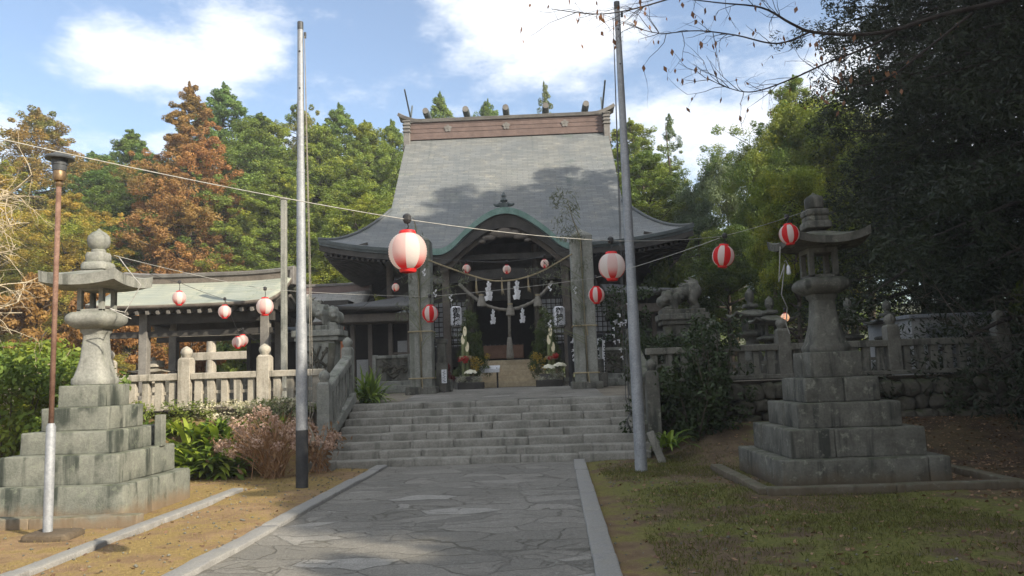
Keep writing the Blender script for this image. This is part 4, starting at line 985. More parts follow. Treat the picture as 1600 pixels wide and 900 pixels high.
# black board with white brush lettering behind the right pillar
q = at(918, 545, 21.5); bd = thing('calligraphy_board', 'black notice board with white brush lettering behind the right pillar', 'notice board', (q.x, 21.5, 1.19))
x0, x1 = at(890, 545, 21.5).x - q.x, at(944, 545, 21.5).x - q.x
b = MB(); b.span((x0, -.03, .35), (x1, .03, 1.42)); b.build('board', M['ink'], bd, bevel=.01)
b = MB(); b.span((x0 - .05, -.05, 0), (x0 + .03, .05, 1.45)); b.build('frame_post', M['black'], bd); b = MB(); b.span((x1 - .03, -.05, 0), (x1 + .05, .05, 1.45)); b.build('frame_post', M['black'], bd)
rg = random.Random(4); b = MB()
for cx_ in (x0 + .12, x1 - .12):
    for cz in (.78, 1.02, 1.26):
        for k in range(6):
            a = rg.uniform(-.6, .6) + (1.57 if k % 3 == 0 else 0); L = rg.uniform(.05, .10); c = Vector((cx_ + rg.uniform(-.05, .05), -.036, cz + rg.uniform(-.07, .07)))
            b.tube([c - Vector((math.cos(a), 0, math.sin(a))) * L, c + Vector((0, -.002, .01)), c + Vector((math.cos(a), 0, math.sin(a))) * L], [.008, .016, .006], 5)
b.build('brush_strokes', M['white_paper'], bd)
q = at(914, 527, 21.2); n_ = thing('white_notice', 'small white paper notice on the black board edge', 'notice', q)
b = MB(); b.box((-.12, .02, 0), (.30, .015, .2)); b.build('sheet', M['white_paper'], n_)
b = MB()
for k in range(5): b.box((-.12, .01, .06 - .03 * k), (.2, .003, .007))
b.build('lettering', M['ink'], n_)
q = at(943, 560, 20.4); n_ = thing('white_name_slip', 'tall narrow white slip with small writing right of the right pillar', 'sign', (q.x, 20.4, 1.19))
b = MB(); b.box((0, 0, .72), (.07, .012, .95), M3=Matrix.Rotation(.05, 3, 'Y')); b.build('slip', M['white_paper'], n_)
b = MB()
for k in range(12): b.box((.01 * (-1) ** k + .05 * (.72 - .03), -.01, 1.1 - .065 * k), (.035, .003, .03))
b.build('lettering', M['ink'], n_)
# red banner by the left lion
q = at(533, 535, 20.5); rbn = thing('banner', 'narrow orange red banner beside the left lion statue', 'banner', (q.x, 20.5, 1.15))
b = MB(); b.grid(lambda u, v: (u + .015 * math.sin(v * 7), -.03 * math.sin(v * 5), v), [-.09, 0, .09], list(np.linspace(.65, 1.85, 12))); b.build('cloth', M['terracotta'], rbn, solid=(.008,))
b = MB(); b.tube([(-.1, 0, 0), (-.1, 0, 2.0)], .014, 6); b.tube([(-.1, 0, 1.87), (.1, 0, 1.87)], .01, 6); b.build('pole', M['wood_mid'], rbn)
q = at(455, 520, 21); tp = thing('low_roof', 'low dark blue sheet roof behind the left balustrade', 'shelter', (q.x, 21, 1.15))
b = MB(); b.grid(lambda u, v: (u, v, 2.0 - .18 * abs(v) - .25 * (u > .0) * u), list(np.linspace(-1.1, 1.0, 8)), list(np.linspace(-.8, .8, 7))); b.build('roof_sheet', M['tarp'], tp, solid=(.05,))
for sx in (-.95, .9):
    b = MB(); b.box((sx, -.6, .9), (.09, .09, 1.8)); b.build('post', M['wood_dark'], tp)
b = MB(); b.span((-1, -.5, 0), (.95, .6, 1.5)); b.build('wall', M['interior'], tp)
# white shed right
q0, q1 = at(1424, 510, 17.0), at(1528, 510, 17.0)
wh = thing('storage_shed', 'small white shed behind the right end of the shaded balustrade', 'shed', ((q0.x + q1.x) / 2 + .3, 18.0, 1.2))
b = MB(); w = (q1.x - q0.x) / 2 + .3; b.span((-w, -1, 0), (w, 1.2, 1.28)); b.build('wall', M['plaster_grey'], wh, bevel=.01)
b = MB(); b.span((-w - .07, -1.08, 1.28), (w + .07, 1.28, 1.36)); b.build('roof', M['galv'], wh, bevel=.01)
b = MB(); b.span((-w + .3, -1.015, .05), (-w + 1.1, -1.0, 1.15)); b.build('door', M['galv'], wh)

# ------------------------------------------------------------------ lion statues
def lion(label, px, pyb, Y, flip, zb):
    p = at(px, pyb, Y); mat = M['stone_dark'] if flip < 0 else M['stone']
    t = thing('guardian_lion', label, 'lion statue', (p.x, Y, p.z), group='guardian lions')
    mb_ = bpy.data.metaballs.new('lion_form'); mb_.resolution = .022; mb_.render_resolution = .022; mb_.threshold = .35
    def e(x, y, z, r, st=1.6): q = mb_.elements.new(); q.co = (x * flip, y, z); q.radius = r * 1.55; q.stiffness = st
    def limb(a, b_, r0, r1, n=5):
        for k in range(n): f = k / (n - 1); e(*[i + (j - i) * f for i, j in zip(a, b_)], r0 + (r1 - r0) * f)
    limb((-.30, 0, .46), (.02, 0, .34), .15, .14); limb((.02, 0, .33), (.20, 0, .24), .14, .15)
    for s in (-1, 1):
        limb((-.33, .10 * s, .40), (-.24, .12 * s, .22), .11, .08); limb((-.24, .12 * s, .22), (-.33, .12 * s, .05), .07, .055); limb((-.33, .12 * s, .04), (-.22, .12 * s, .03), .05, .045, 3)
        limb((.18, .11 * s, .20), (.16, .13 * s, .06), .09, .06); limb((.16, .13 * s, .05), (.36, .13 * s, .035), .055, .05, 4)
    e(.32, 0, .24, .15); e(.40, 0, .20, .11); e(.46, 0, .17, .085); e(.47, 0, .24, .06); e(.44, 0, .12, .06)
    for s in (-1, 1): e(.36, .09 * s, .32, .05); e(.26, .13 * s, .36, .05); e(.41, .07 * s, .28, .035)
    rg = random.Random(5)
    for k in range(46):
        a = rg.uniform(-1.7, 1.7); x = rg.uniform(-.02, .36); e(x, math.sin(a) * .165, .25 + math.cos(a) * .165 + .03 - max(0, x - .22) * .5, rg.uniform(.036, .06), 4)
    for (x0, z0, x1, z1, yy) in ((-.30, .58, -.10, .66, 0), (-.28, .54, .02, .60, .05), (-.28, .54, .0, .53, -.06), (-.34, .60, -.20, .72, .02), (-.26, .50, .08, .56, 0)): limb((x0, yy, z0), (x1, yy, z1), .065, .018, 6)
    mo = bpy.data.objects.new('lion_form', mb_); COL.objects.link(mo); dg = bpy.context.evaluated_depsgraph_get(); dg.update()
    me = bpy.data.meshes.new_from_object(mo.evaluated_get(dg)); bpy.data.objects.remove(mo); bpy.data.metaballs.remove(mb_)
    me.materials.clear(); me.materials.append(mat); me.polygons.foreach_set('use_smooth', [True] * len(me.polygons)); me.name = 'body'
    o = bpy.data.objects.new('body', me); link(o, t); o.location.z = .02
    b = MB(); b.box((0, 0, -.02), (.95, .52, .1), jit=.006); b.build('slab', mat, t, bevel=.015)
    pd = thing('statue_pedestal', 'carved stone pedestal under the ' + ('left' if flip > 0 else 'right') + ' lion statue', 'pedestal', (p.x, Y, zb), group='lion pedestals'); H = p.z - .07 - zb
    b = MB(); b.box((0, 0, H - .07), (1.08, .72, .14), jit=.006); b.box((0, 0, H - .19), (.98, .62, .1)); b.build('cornice', mat, pd, bevel=.02)
    b = MB(); b.box((0, 0, (H - .24 + .2) / 2), (.8, .5, H - .44)); b.build('shaft', mat, pd, bevel=.02)
    b = MB()
    for sx in (-1, 1):
        b.tube([(sx * .44, -.26, .2), (sx * .40, -.3, .45), (sx * .30, -.3, .68), (sx * .36, -.3, H - .3)], [.09, .075, .07, .09], 8)
    for k in range(12): b.tube([(random.uniform(-.3, .3), -.255, random.uniform(.35, H - .35)) for _ in range(2)], [.035, .02], 6)
    b.build('relief_carving', M['rock'], pd, smooth=True)
    b = MB(); b.box((0, 0, .1), (1.12, .76, .22), jit=.008); b.build('base', mat, pd, bevel=.025)
lion('weathered stone guardian lion with raised hindquarters on the left pedestal', 500, 512, 17.0, 1, 1.08)
lion('weathered stone guardian lion with raised hindquarters above the dark bushes at the right', 1065, 486, 17.0, -1, 1.2)

# ------------------------------------------------------------------ poles
def steel_pole(label, px, py, pxt, pyt, r0, r1, base_h, group='steel flag poles'):
    p = atz(px, py, 0); zt_ = at(pxt, pyt, p.y).z
    t = thing('steel_pole', label, 'pole', (p.x, p.y, 0), group=group); b = MB()
    b.tube([(0, 0, base_h - .02), (0, 0, zt_ * .33), (0, 0, zt_ * .34), (0, 0, zt_ * .66), (0, 0, zt_ * .67), (0, 0, zt_ - .12)], [r0, r0 * .93, r0 * .86, r0 * .72, r0 * .66, r1], 20); b.build('shaft', M['galv'], t, smooth=True, auto=True)
    for f_, k_ in ((.335, .87), (.665, .69)): b = MB(); b.tube([(0, 0, zt_ * f_ - .03), (0, 0, zt_ * f_ + .03)], r0 * k_ + .006, 18); b.build('joint_band', M['galv'], t, smooth=True, auto=True)
    b = MB(); b.tube([(0, 0, -.2), (0, 0, base_h)], r0 * 1.03, 20); b.build('coated_foot', M['galv_dark'] if base_h > .3 else M['galv'], t, smooth=True, auto=True)
    b = MB(); b.tube([(0, 0, zt_ - .13), (0, 0, zt_)], r1 * 1.06, 16); b.build('end_cap', M['dark_paint'], t, smooth=True, auto=True)
    b = MB()
    for k in range(3): b.tube([(0, -r1 - .006, zt_ - .5 - .6 * k), (0, 0, zt_ - .5 - .6 * k)], .016, 8)
    b.build('bolts', M['black'], t)
    b = MB(); b.box((r1 + .03, 0, zt_ - .22), (.04, .03, .1)); b.build('pulley', M['dark_paint'], t, bevel=.008)
    b = MB(); sx = 1 if px < 800 else -1
    for o_ in (0, .022): b.tube([(sx * (r1 + .03), -.03, zt_ - .25), (sx * (r0 + .05 + o_), -.04, zt_ * .4), (sx * (r0 + .05 + o_ * 2), -.04, 1.1), (sx * (r0 + .02), -.06, .85)], .006, 5)
    for k in range(5): b.tube([(sx * (r0 + .04), -.06, .9), (sx * (r0 + .09 + .01 * k), -.05, .8 - .03 * k), (sx * (r0 + .05), -.06, .62 + .02 * k)], .008, 5)
    b.build('halyard', M['rope_grey'] if px < 800 else M['cord_dark'], t, smooth=True); return t
steel_pole('tall galvanised pole with dark coated foot beside the dried hydrangea', 472, 763, 463, 35, .088, .044, .85)
steel_pole('tall galvanised pole standing at the right foot of the stone steps', 1002, 735, 968, 3, .094, .046, .15)
p = at(444, 580, 16.2); zt_ = at(444, 313, 16.2).z
t = thing('square_post', 'slim square grey concrete post behind the left balustrade', 'post', (p.x, 16.2, 1.05)); b = MB(); b.box((0, 0, (zt_ - 1.05) / 2), (.115, .115, zt_ - 1.05), jit=.003); b.build('shaft', M['plaster_grey'] if False else M['stone'], t, bevel=.012)
b = MB(); b.box((0, 0, zt_ - 1.02), (.125, .125, .05)); b.build('end_cap', M['stone_dark'], t)
# lamp post
p = atz(74, 843, 0); lp = thing('lamp_post', 'slim rusty lamp post with wide dark metal shade at the left edge', 'lamp post', (p.x, p.y, 0)); H = at(86, 243, p.y).z
b = MB(); b.tube([(0, 0, -.1), (0, 0, 1.17), (0, 0, 1.21)], [.048, .048, .033], 16); b.build('sleeve', M['galv'], lp, smooth=True, auto=True)
b = MB(); b.tube([(0, 0, 1.18), (0, 0, H - .32)], .027, 14); b.build('pole', M['rust'], lp, smooth=True)
b = MB(); b.lathe([(.03, H - .36), (.042, H - .33), (.026, H - .30), (.055, H - .29), (.066, H - .26), (.066, H - .19), (.055, H - .17)], 20); b.build('collar', M['brass'], lp, smooth=True, auto=True)
b = MB(); b.lathe([(.068, H - .18), (.074, H - .15), (.074, H - .12), (.080, H - .115), (.082, H - .05), (.085, H - .02), (.07, H)], 20); b.build('lamp_housing', M['dark_paint'], lp, smooth=True, auto=True)
b = MB(); b.lathe([(.146, H - .05), (.150, H - .035), (.135, H - .012), (.07, H + .015), (.022, H + .035), (.02, H + .055), (.005, H + .06)], 32); b.build('lamp_shade', M['dark_paint'], lp, smooth=True, auto=True)
b = MB(); b.box((.05, .02, .0), (.5, .4, .12), jit=.03); b.build('footing', M['soil'], lp, bevel=.05)
# ------------------------------------------------------------------ paper lanterns on cords
def paper_mat():
    m, t, p, o = new_mat('lantern_paper'); a = N(t, 'ShaderNodeAttribute'); a.attribute_name = 'col'
    t.links.new(a.outputs['Color'], p.inputs['Base Color']); p.inputs['Roughness'].default_value = .7
    tr = N(t, 'ShaderNodeBsdfTranslucent'); t.links.new(a.outputs['Color'], tr.inputs[0])
    mx = N(t, 'ShaderNodeMixShader'); mx.inputs[0].default_value = .55
    t.links.new(p.outputs[0], mx.inputs[1]); t.links.new(tr.outputs[0], mx.inputs[2]); t.links.new(mx.outputs[0], o.inputs[0]); return m
M['paper'] = paper_mat()
M['bulb'] = surf('frosted_bulb', (.8, .75, .6, 1), (.85, .8, .7, 1), 4, .4, 0)
RED, WHT = (.72, .022, .025), (.80, .76, .72)
globes = {}
def globe_mesh(style, npan, off):
    key = (style, npan, off)
    if key in globes: return globes[key]
    n = npan * 6; rows = 36; V = []; Fq = []; colr = []
    for j in range(rows + 1):
        f = j / rows; a = math.pi * (.11 + .78 * f); z = -math.cos(a) * 1.0; r = math.sin(a) ** .82 * (1 + .014 * math.cos(j * math.pi))
        for i in range(n): th = 2 * math.pi * (i + off) / n; V.append((r * math.cos(th), r * math.sin(th), z))
    for j in range(rows):
        for i in range(n):
            Fq.append((j * n + i, j * n + (i + 1) % n, (j + 1) * n + (i + 1) % n, (j + 1) * n + i)); odd = (i // 6) % 2; f = (j + .5) / rows
            if style == 'stripe': c = RED if odd else WHT
            else:
                k = (1 - sm(.06, .48, f)) if odd else 0; pale = (.76, .57, .54) if odd else WHT; c = tuple(pale[q] * (1 - k) + RED[q] * k for q in range(3))
            colr.append(c + (1,))
    me = bpy.data.meshes.new('paper_globe'); me.from_pydata(V, [], Fq); a = me.attributes.new('col', 'FLOAT_COLOR', 'FACE'); a.data.foreach_set('color', np.array(colr, dtype=np.float32).ravel())
    me.materials.append(M['paper']); me.polygons.foreach_set('use_smooth', [True] * len(me.polygons)); globes[key] = me; return me
M['red_rim'] = surf('red_lantern_rim', RED + (1,), (.62, .03, .03, 1), 5, .5, 0)
def chochin(label, px, py, wpx, Y, style, lit=1.0, npan=8, off=0.0, hook=.1, group='festival lanterns on cords', tilt=0):
    p = at(px, py, Y); r = wpx / 2 * (p - CAM).length / 1260
    t = thing('paper_lantern', label, 'paper lantern', p, group=group); t.rotation_euler = (tilt * .4, tilt, random.uniform(-.1, .1))
    g = bpy.data.objects.new('paper_globe', globe_mesh(style, npan, off)); link(g, t); g.scale = (r, r, r)
    for z, nm in ((.97, 'top_rim'), (-.97, 'bottom_rim')):
        b = MB(); k = r * .40; zz = z * r; s = 1 if z > 0 else -1
        b.lathe([(k * 1.12, zz - .04 * r * s), (k * 1.1, zz + .05 * r * s), (k, zz + .13 * r * s), (k * .9, zz + .13 * r * s), (k * .88, zz - .03 * r * s)], 24)
        if s > 0 or style == 'stripe': b.build(nm, M['red_rim'], t, smooth=True, auto=True)
        else: b.build(nm, M['red_rim'], t, smooth=True, auto=True)
    b = MB(); b.tube([(0, 0, r * .55), (0, 0, r * 1.12), (.01, 0, r * 1.12 + hook * .5), (0, 0, r * 1.1 + hook)], .006, 6); b.tube([(-r * .36, 0, r * 1.08), (0, 0, r * 1.2), (r * .36, 0, r * 1.08)], .004, 5)
    b.lathe([(.02, r * 1.06 + hook), (.03, r * 1.06 + hook + .02), (.03, r * 1.06 + hook + .05), (.015, r * 1.06 + hook + .065)], 8); b.build('hook', M['black'], t)
    b = MB(); b.lathe([(.015, .0), (.03, -.02), (.034, -.05), (.02, -.08)], 12, (0, 0, -.28 * r)); b.build('bulb', M['bulb'], t, smooth=True)
    if lit:
        ld = bpy.data.lights.new('lantern_bulb', 'POINT'); ld.energy = 2.2 * lit * (r / .14) ** 2; ld.color = (1, .62, .30); ld.shadow_soft_size = .03
        lo = bpy.data.objects.new('lantern_bulb', ld); link(lo, t); lo.location = (0, 0, -.52 * r)
    return t, p + Vector((0, 0, r * 1.1 + hook + .02)), r
L = {}
L[1] = chochin('largest white lantern with red foot, hanging before the left stone pillar', 637, 393, 62, 5.2, 'petal', .42, 8, .5, .06)
L[2] = chochin('big white lantern with red foot just left of the steel pole by the steps', 956, 416, 43, 7.4, 'petal', .9, 8, 2, .09)
L[3] = chochin('red and white striped lantern against dark trees right of the steel pole', 1130, 400, 34, 9.4, 'stripe', 1.0, 10, 1.5, .08, tilt=.12)
L[4] = chochin('red and white striped lantern beside the roof of the shaded stone lantern', 1233, 366, 30, 10.3, 'stripe', .8, 10, 4, .07, tilt=-.06)
L[5] = chochin('bright red striped lantern in front of the right stone pillar', 932, 461, 26, 12.3, 'stripe', .8, 10, 3.0, .12)
L[6] = chochin('bright red striped lantern beside the left stone pillar', 672, 490, 26, 12.6, 'stripe', .8, 10, 3.0, .12)
L[7] = chochin('pale lantern with red foot over the left half of the green pavilion roof', 280, 466, 20, 14, 'petal', .35, 8, 1, .14)
L[8] = chochin('pale lantern with red foot hanging at the pavilion eave', 351, 487, 19, 15.6, 'petal', .5, 8, 2, .1)
L[9] = chochin('white lantern with red foot just left of the square post', 414, 479, 26, 12.5, 'petal', .35, 8, 3, .12)
L[10] = chochin('pale lantern of a touching pair under the pavilion eave, the lower left one', 371.5, 535, 17, 17.4, 'petal', .4, 8, 1, .1)
L[11] = chochin('pale lantern of a touching pair under the pavilion eave, the upper right one', 379, 532, 17, 17.6, 'petal', .4, 8, 0, .1)
L[12] = chochin('tiny pale lantern left of the left stone pillar below the dark eave', 618, 449, 12, 20, 'petal', .6, 8, 0, .06)
L[13] = chochin('leftmost of three tiny lanterns hanging under the arched gable', 729, 420, 13.5, 19.2, 'petal', .8, 8, 1, .06)
L[14] = chochin('middle one of three tiny lanterns hanging under the arched gable', 792, 421, 13.5, 19.2, 'petal', .6, 8, 2, .06)
L[15] = chochin('rightmost of three tiny lanterns hanging under the arched gable', 851, 412, 13.5, 19.2, 'petal', .8, 8, 3, .06)
L[16] = chochin('small glowing orange lantern between the small stone lanterns and the tall one', 1227, 496, 13, 16.5, 'petal', 2.5, 8, 0, .05)
L[17] = chochin('tiny red lantern right of the tall shaded stone lantern shaft', 1337, 498, 10, 18, 'stripe', 1.2, 8, 0, .05)
def sag(pts, n=10, s=.012):
    out = []
    for a, c in zip(pts, pts[1:]):
        a, c = Vector(a), Vector(c); L_ = (c - a).length
        for k in range(n): f = k / n; out.append(a.lerp(c, f) - Vector((0, 0, 4 * s * L_ * f * (1 - f))))
    return out + [Vector(pts[-1])]
def cord(label, pts, r, mat, s=.012, cat='cord', name='lantern_cord'):
    b = MB(); b.tube(sag(pts, 12, s), r, 6); o = b.build(name, mat, smooth=True); return tag(o, label, cat)
top = lambda i: L[i][1]
a0 = at(0, 217, 3.4)
cord('thick pale cord crossing the sky from the left and carrying the four nearest lanterns', [a0 + (a0 - top(1)) * 2.2 + Vector((0, 0, .3)), a0, top(1), top(2), top(3), top(4), at(1262, 328, 11.0)], .003, M['cord'], .008)
cord('thin pale cord looped from the sunlit lantern roof across the steps to the striped lanterns', [at(178, 399, 10), top(9), top(6), top(5), top(3) + Vector((-.03, 0, -.02))], .004, M['cord'], .008)
cord('thin dark wire from the sunlit lantern roof down to the pavilion lanterns', [at(176, 401, 10), top(7), top(8), top(10), top(11), at(418, 548, 17.7)], .005, M['cord_dark'], .01)
cord('thin wire of three tiny lanterns strung between the tall pillars', [Vector((LPX + .28, 19.2, at(688, 402, 19.2).z)), top(13), top(14), top(15), Vector((RPX - .28, 19.2, at(888, 392, 19.2).z))], .008, M['cord_dark'], .012)
cord('thin wire from the left pillar down to the left wing roof', [Vector((LPX - .28, 19.3, at(640, 428, 19.3).z)), top(12), at(548, 492, 23)], .008, M['cord_dark'], .01)
cord('slack pale cord dangling from the roof corner of the shaded stone lantern', [at(1219, 385, 10.4), at(1217, 440, 10.5), at(1226, 412, 10.5), at(1221, 460, 10.6), at(1230, 480, 10.7), at(1228, 505, 10.8), at(1234, 522, 10.8)], .007, M['cord'], .02)
cord('short cord tied round the post under the sunlit lantern roof', [at(186, 402, 9.7), at(220, 445, 9.6), at(195, 488, 9.6), at(172, 482, 9.5), at(205, 498, 9.5)], .006, M['cord'], .02)
pl_ = thing('cord_plug', 'small white plastic plug hanging below the shaded lantern roof', 'plug', at(1232, 420, 10.5)); b = MB(); b.lathe([(.02, -.08), (.03, -.06), (.022, .03), (.008, .05)], 10); b.build('housing', M['white_paint'], pl_, smooth=True)
b = MB(); b.tube([(0, 0, .05), (-.03, 0, .12), (-.05, 0, .1)], .006, 5); b.build('lead', M['cord'], pl_)

# ------------------------------------------------------------------ sacred ropes, streamers, tassels
def rope(label, pts, r, mat, twists, name='sacred_rope', s=0.0):
    c = sag(pts, 14, s) if s else pts; b = MB(); n = len(c)
    tot = sum((c[i + 1] - c[i]).length for i in range(n - 1)); m = max(n * 3, 60); res = []
    for i in range(m + 1):
        f = i / m * (n - 1); k = min(int(f), n - 2); res.append(c[k].lerp(c[k + 1], f - k))
    for st_ in range(3):
        q = []
        for i, p in enumerate(res):
            t_ = (res[min(i + 1, m)] - res[max(i - 1, 0)]).normalized(); u = t_.orthogonal() if abs(t_.z) > .9 else t_.cross(Vector((0, 0, 1))).normalized(); w = t_.cross(u); a = 2 * math.pi * (st_ / 3 + twists * i / m)
            q.append(p + (u * math.cos(a) + w * math.sin(a)) * r * .5)
        b.tube(q, r * .56, 6)
    return tag(b.build(name, mat, smooth=True), label, 'rope')
YS = 19.2
pr = [Vector((LPX + .25, YS, at(684, 406, YS).z)), at(720, 425, YS), at(760, 437, YS), at(784, 439, YS), at(815, 435, YS), at(850, 422, YS), Vector((RPX - .25, YS, at(890, 397, YS).z))]
def smooth_pts(p, k=6):
    out = []
    for i in range(len(p) - 1):
        a = p[max(i - 1, 0)]; b_ = p[i]; c = p[i + 1]; d = p[min(i + 2, len(p) - 1)]
        for j in range(k): t_ = j / k; out.append(.5 * ((2 * b_) + (c - a) * t_ + (2 * a - 5 * b_ + 4 * c - d) * t_ * t_ + (3 * b_ - a - 3 * c + d) * t_ ** 3))
    return out + [p[-1]]
rope('thin straw rope with paper streamers slung between the two tall pillars', smooth_pts(pr), .024, M['straw'], 40)
def straw_tassel(label, px, py, Y, L_, group):
    p = at(px, py, Y); t = thing('straw_tassel', label, 'straw tassel', p, group=group); b = MB(); rg = random.Random(px)
    for k in range(14): b.tube([(rg.uniform(-.01, .01), rg.uniform(-.01, .01), .04), (rg.uniform(-.02, .02), rg.uniform(-.02, .02), -L_ * .5), (rg.uniform(-.03, .06), rg.uniform(-.04, .04), -L_ * rg.uniform(.8, 1.05))], [.006, .007, .003], 4)
    b.build('straws', M['straw'], t); b = MB(); b.tube([(0, 0, -.02), (0, 0, -.05)], .022, 8); b.build('binding', M['rope_grey'], t)
for px, nm in ((744, 'left'), (784, 'middle'), (825, 'right')):
    straw_tassel(nm + ' of the three straw tassels on the rope between the pillars', px, 436 - (4 if px == 825 else 0), YS, .40, 'straw tassels on the thin rope')
def shide(label, px, py, Y, hpx, wpx, group):
    p = at(px, py, Y); k = Y / 1200; h = hpx * k; w = wpx * k
    t = thing('paper_streamer', label, 'paper streamer', p, group=group); b = MB(); n = 4
    b.box((0, 0, -.01), (w * .22, .006, .06))
    for j in range(n):
        z = -.04 - h * (j + .5) / n; ww = w * (.5 + .45 * j / (n - 1))
        for s in (-1, 1): b.box((s * ww * .22 + .012 * (-1) ** j, -.012 * s + .01 * (j % 2), z), (ww * .55, .006, h / n * 1.12), M3=Matrix.Rotation(s * .28, 3, 'Y') @ Matrix.Rotation(.5 * s, 3, 'Z'))
    b.build('folded_paper', M['white_paper'], t)
shide('left of the two large white paper streamers on the straw rope', 763, 440, YS, 27, 13, 'streamers on the thin rope')
shide('right of the two large white paper streamers on the straw rope', 807, 438, YS, 27, 12, 'streamers on the thin rope')
YP = 25.0
pr = [at(718, 444, YP), at(735, 460, YP), at(760, 477, YP), at(793, 484, YP), at(828, 474, YP), at(850, 456, YP), at(863, 440, YP)]
rope('thick grey sacred rope sagging across the porch entrance', smooth_pts(pr), .06, M['rope_grey'], 30)
for px, py, s in ((752, 462, 'left'), (797, 476, 'middle'), (840, 462, 'right')):
    p = at(px, py, YP - .1); t = thing('rope_tassel', s + ' fat grey tassel hanging from the thick porch rope', 'tassel', p, group='tassels on the thick rope'); b = MB()
    b.lathe([(.05, .06), (.07, .0), (.09, -.08), (.13, -.2), (.15, -.34), (.12, -.36)], 16); b.build('skirt', M['rope_grey'], t, smooth=True, auto=True)
    b = MB(); b.tube([(0, 0, .04), (0, 0, .0)], .085, 12); b.build('binding', M['straw'], t)
shide('left of the two small paper streamers on the thick porch rope', 770, 484, YP - .1, 20, 9, 'streamers on the thick rope')
shide('right of the two small paper streamers on the thick porch rope', 816, 482, YP - .1, 20, 9, 'streamers on the thick rope')
bt, bb_ = at(795, 440, 24.9), at(797, 561, 24.9)
br = thing('bell_rope', 'long grey bell rope hanging in the middle of the shrine entrance', 'rope', bt); b = MB(); d = bb_ - bt
b.tube([(0, 0, 0), d * .4, d * .8], .05, 10); b.build('cord', M['rope_grey'], br, smooth=True)
b = MB(); b.lathe([(.06, d.z * .72), (.085, d.z * .76), (.10, d.z * .85), (.125, d.z * .97), (.11, d.z)], 14, (d.x * .9, 0, 0)); b.build('tassel', M['rope_grey'], br, smooth=True)
# white lanterns with writing
def kanji_lantern(label, px, Y=24.9):
    c, tp_, bt_ = at(px, 495, Y), at(px, 477, Y), at(px, 510, Y); h = tp_.z - bt_.z; r = .195
    t = thing('shrine_lantern', label, 'paper lantern', c, group='white lanterns with black writing'); b = MB()
    prof = [(r * .62, -h / 2)] + [(r * (.97 + .03 * math.cos(k * math.pi)) * min(1, (.70 + 3.5 * min(k, 24 - k) / 24)), -h / 2 + h * (k + .5) / 25) for k in range(25)] + [(r * .62, h / 2)]
    b.lathe(prof, 36); g = b.build('paper_tube', M['white_paper'], t, smooth=True)
    b = MB(); b.lathe([(r * .64, -h / 2 + .01), (r * .66, -h / 2 - .03), (r * .5, -h / 2 - .03)], 24); b.build('bottom_rim', M['wood_dark'], t); b = MB(); b.lathe([(r * .64, h / 2 - .01), (r * .66, h / 2 + .03), (r * .55, h / 2 + .03)], 24); b.tube([(0, 0, h / 2), (0, 0, h / 2 + .55)], .008, 5); b.build('top_rim', M['wood_dark'], t)
    fc = bpy.data.curves.new('writing', 'FONT'); fc.body = '御\n神\n燈'; fc.size = h * .36; fc.space_line = .80; fc.align_x = 'CENTER'; fc.offset = .006; fc.extrude = 0
    fo = bpy.data.objects.new('writing', fc); COL.objects.link(fo); dg = bpy.context.evaluated_depsgraph_get(); dg.update()
    me = bpy.data.meshes.new_from_object(fo.evaluated_get(dg)); bpy.data.objects.remove(fo)
    co = [v.co.copy() for v in me.vertices]
    if co:
        zm = (max(v.y for v in co) + min(v.y for v in co)) / 2
        ang0 = -math.pi / 2 + (.12 if px < 800 else .0)
        bm = bmesh.new(); bm.from_mesh(me); bmesh.ops.subdivide_edges(bm, edges=[e for e in bm.edges if e.calc_length() > .03], cuts=2); bm.to_mesh(me); bm.free()
        for v in me.vertices:
            x, y = v.co.x, v.co.y; a = ang0 + x / (r + .004); v.co = ((r + .005) * math.cos(a), (r + .005) * math.sin(a), y - zm)
    me.materials.clear(); me.materials.append(M['ink']); me.name = 'writing'; link(bpy.data.objects.new('writing', me), g); return t
kanji_lantern('white tube lantern with black writing above the left New Year pine', 713)
kanji_lantern('white tube lantern with black writing above the right New Year pine', 874)

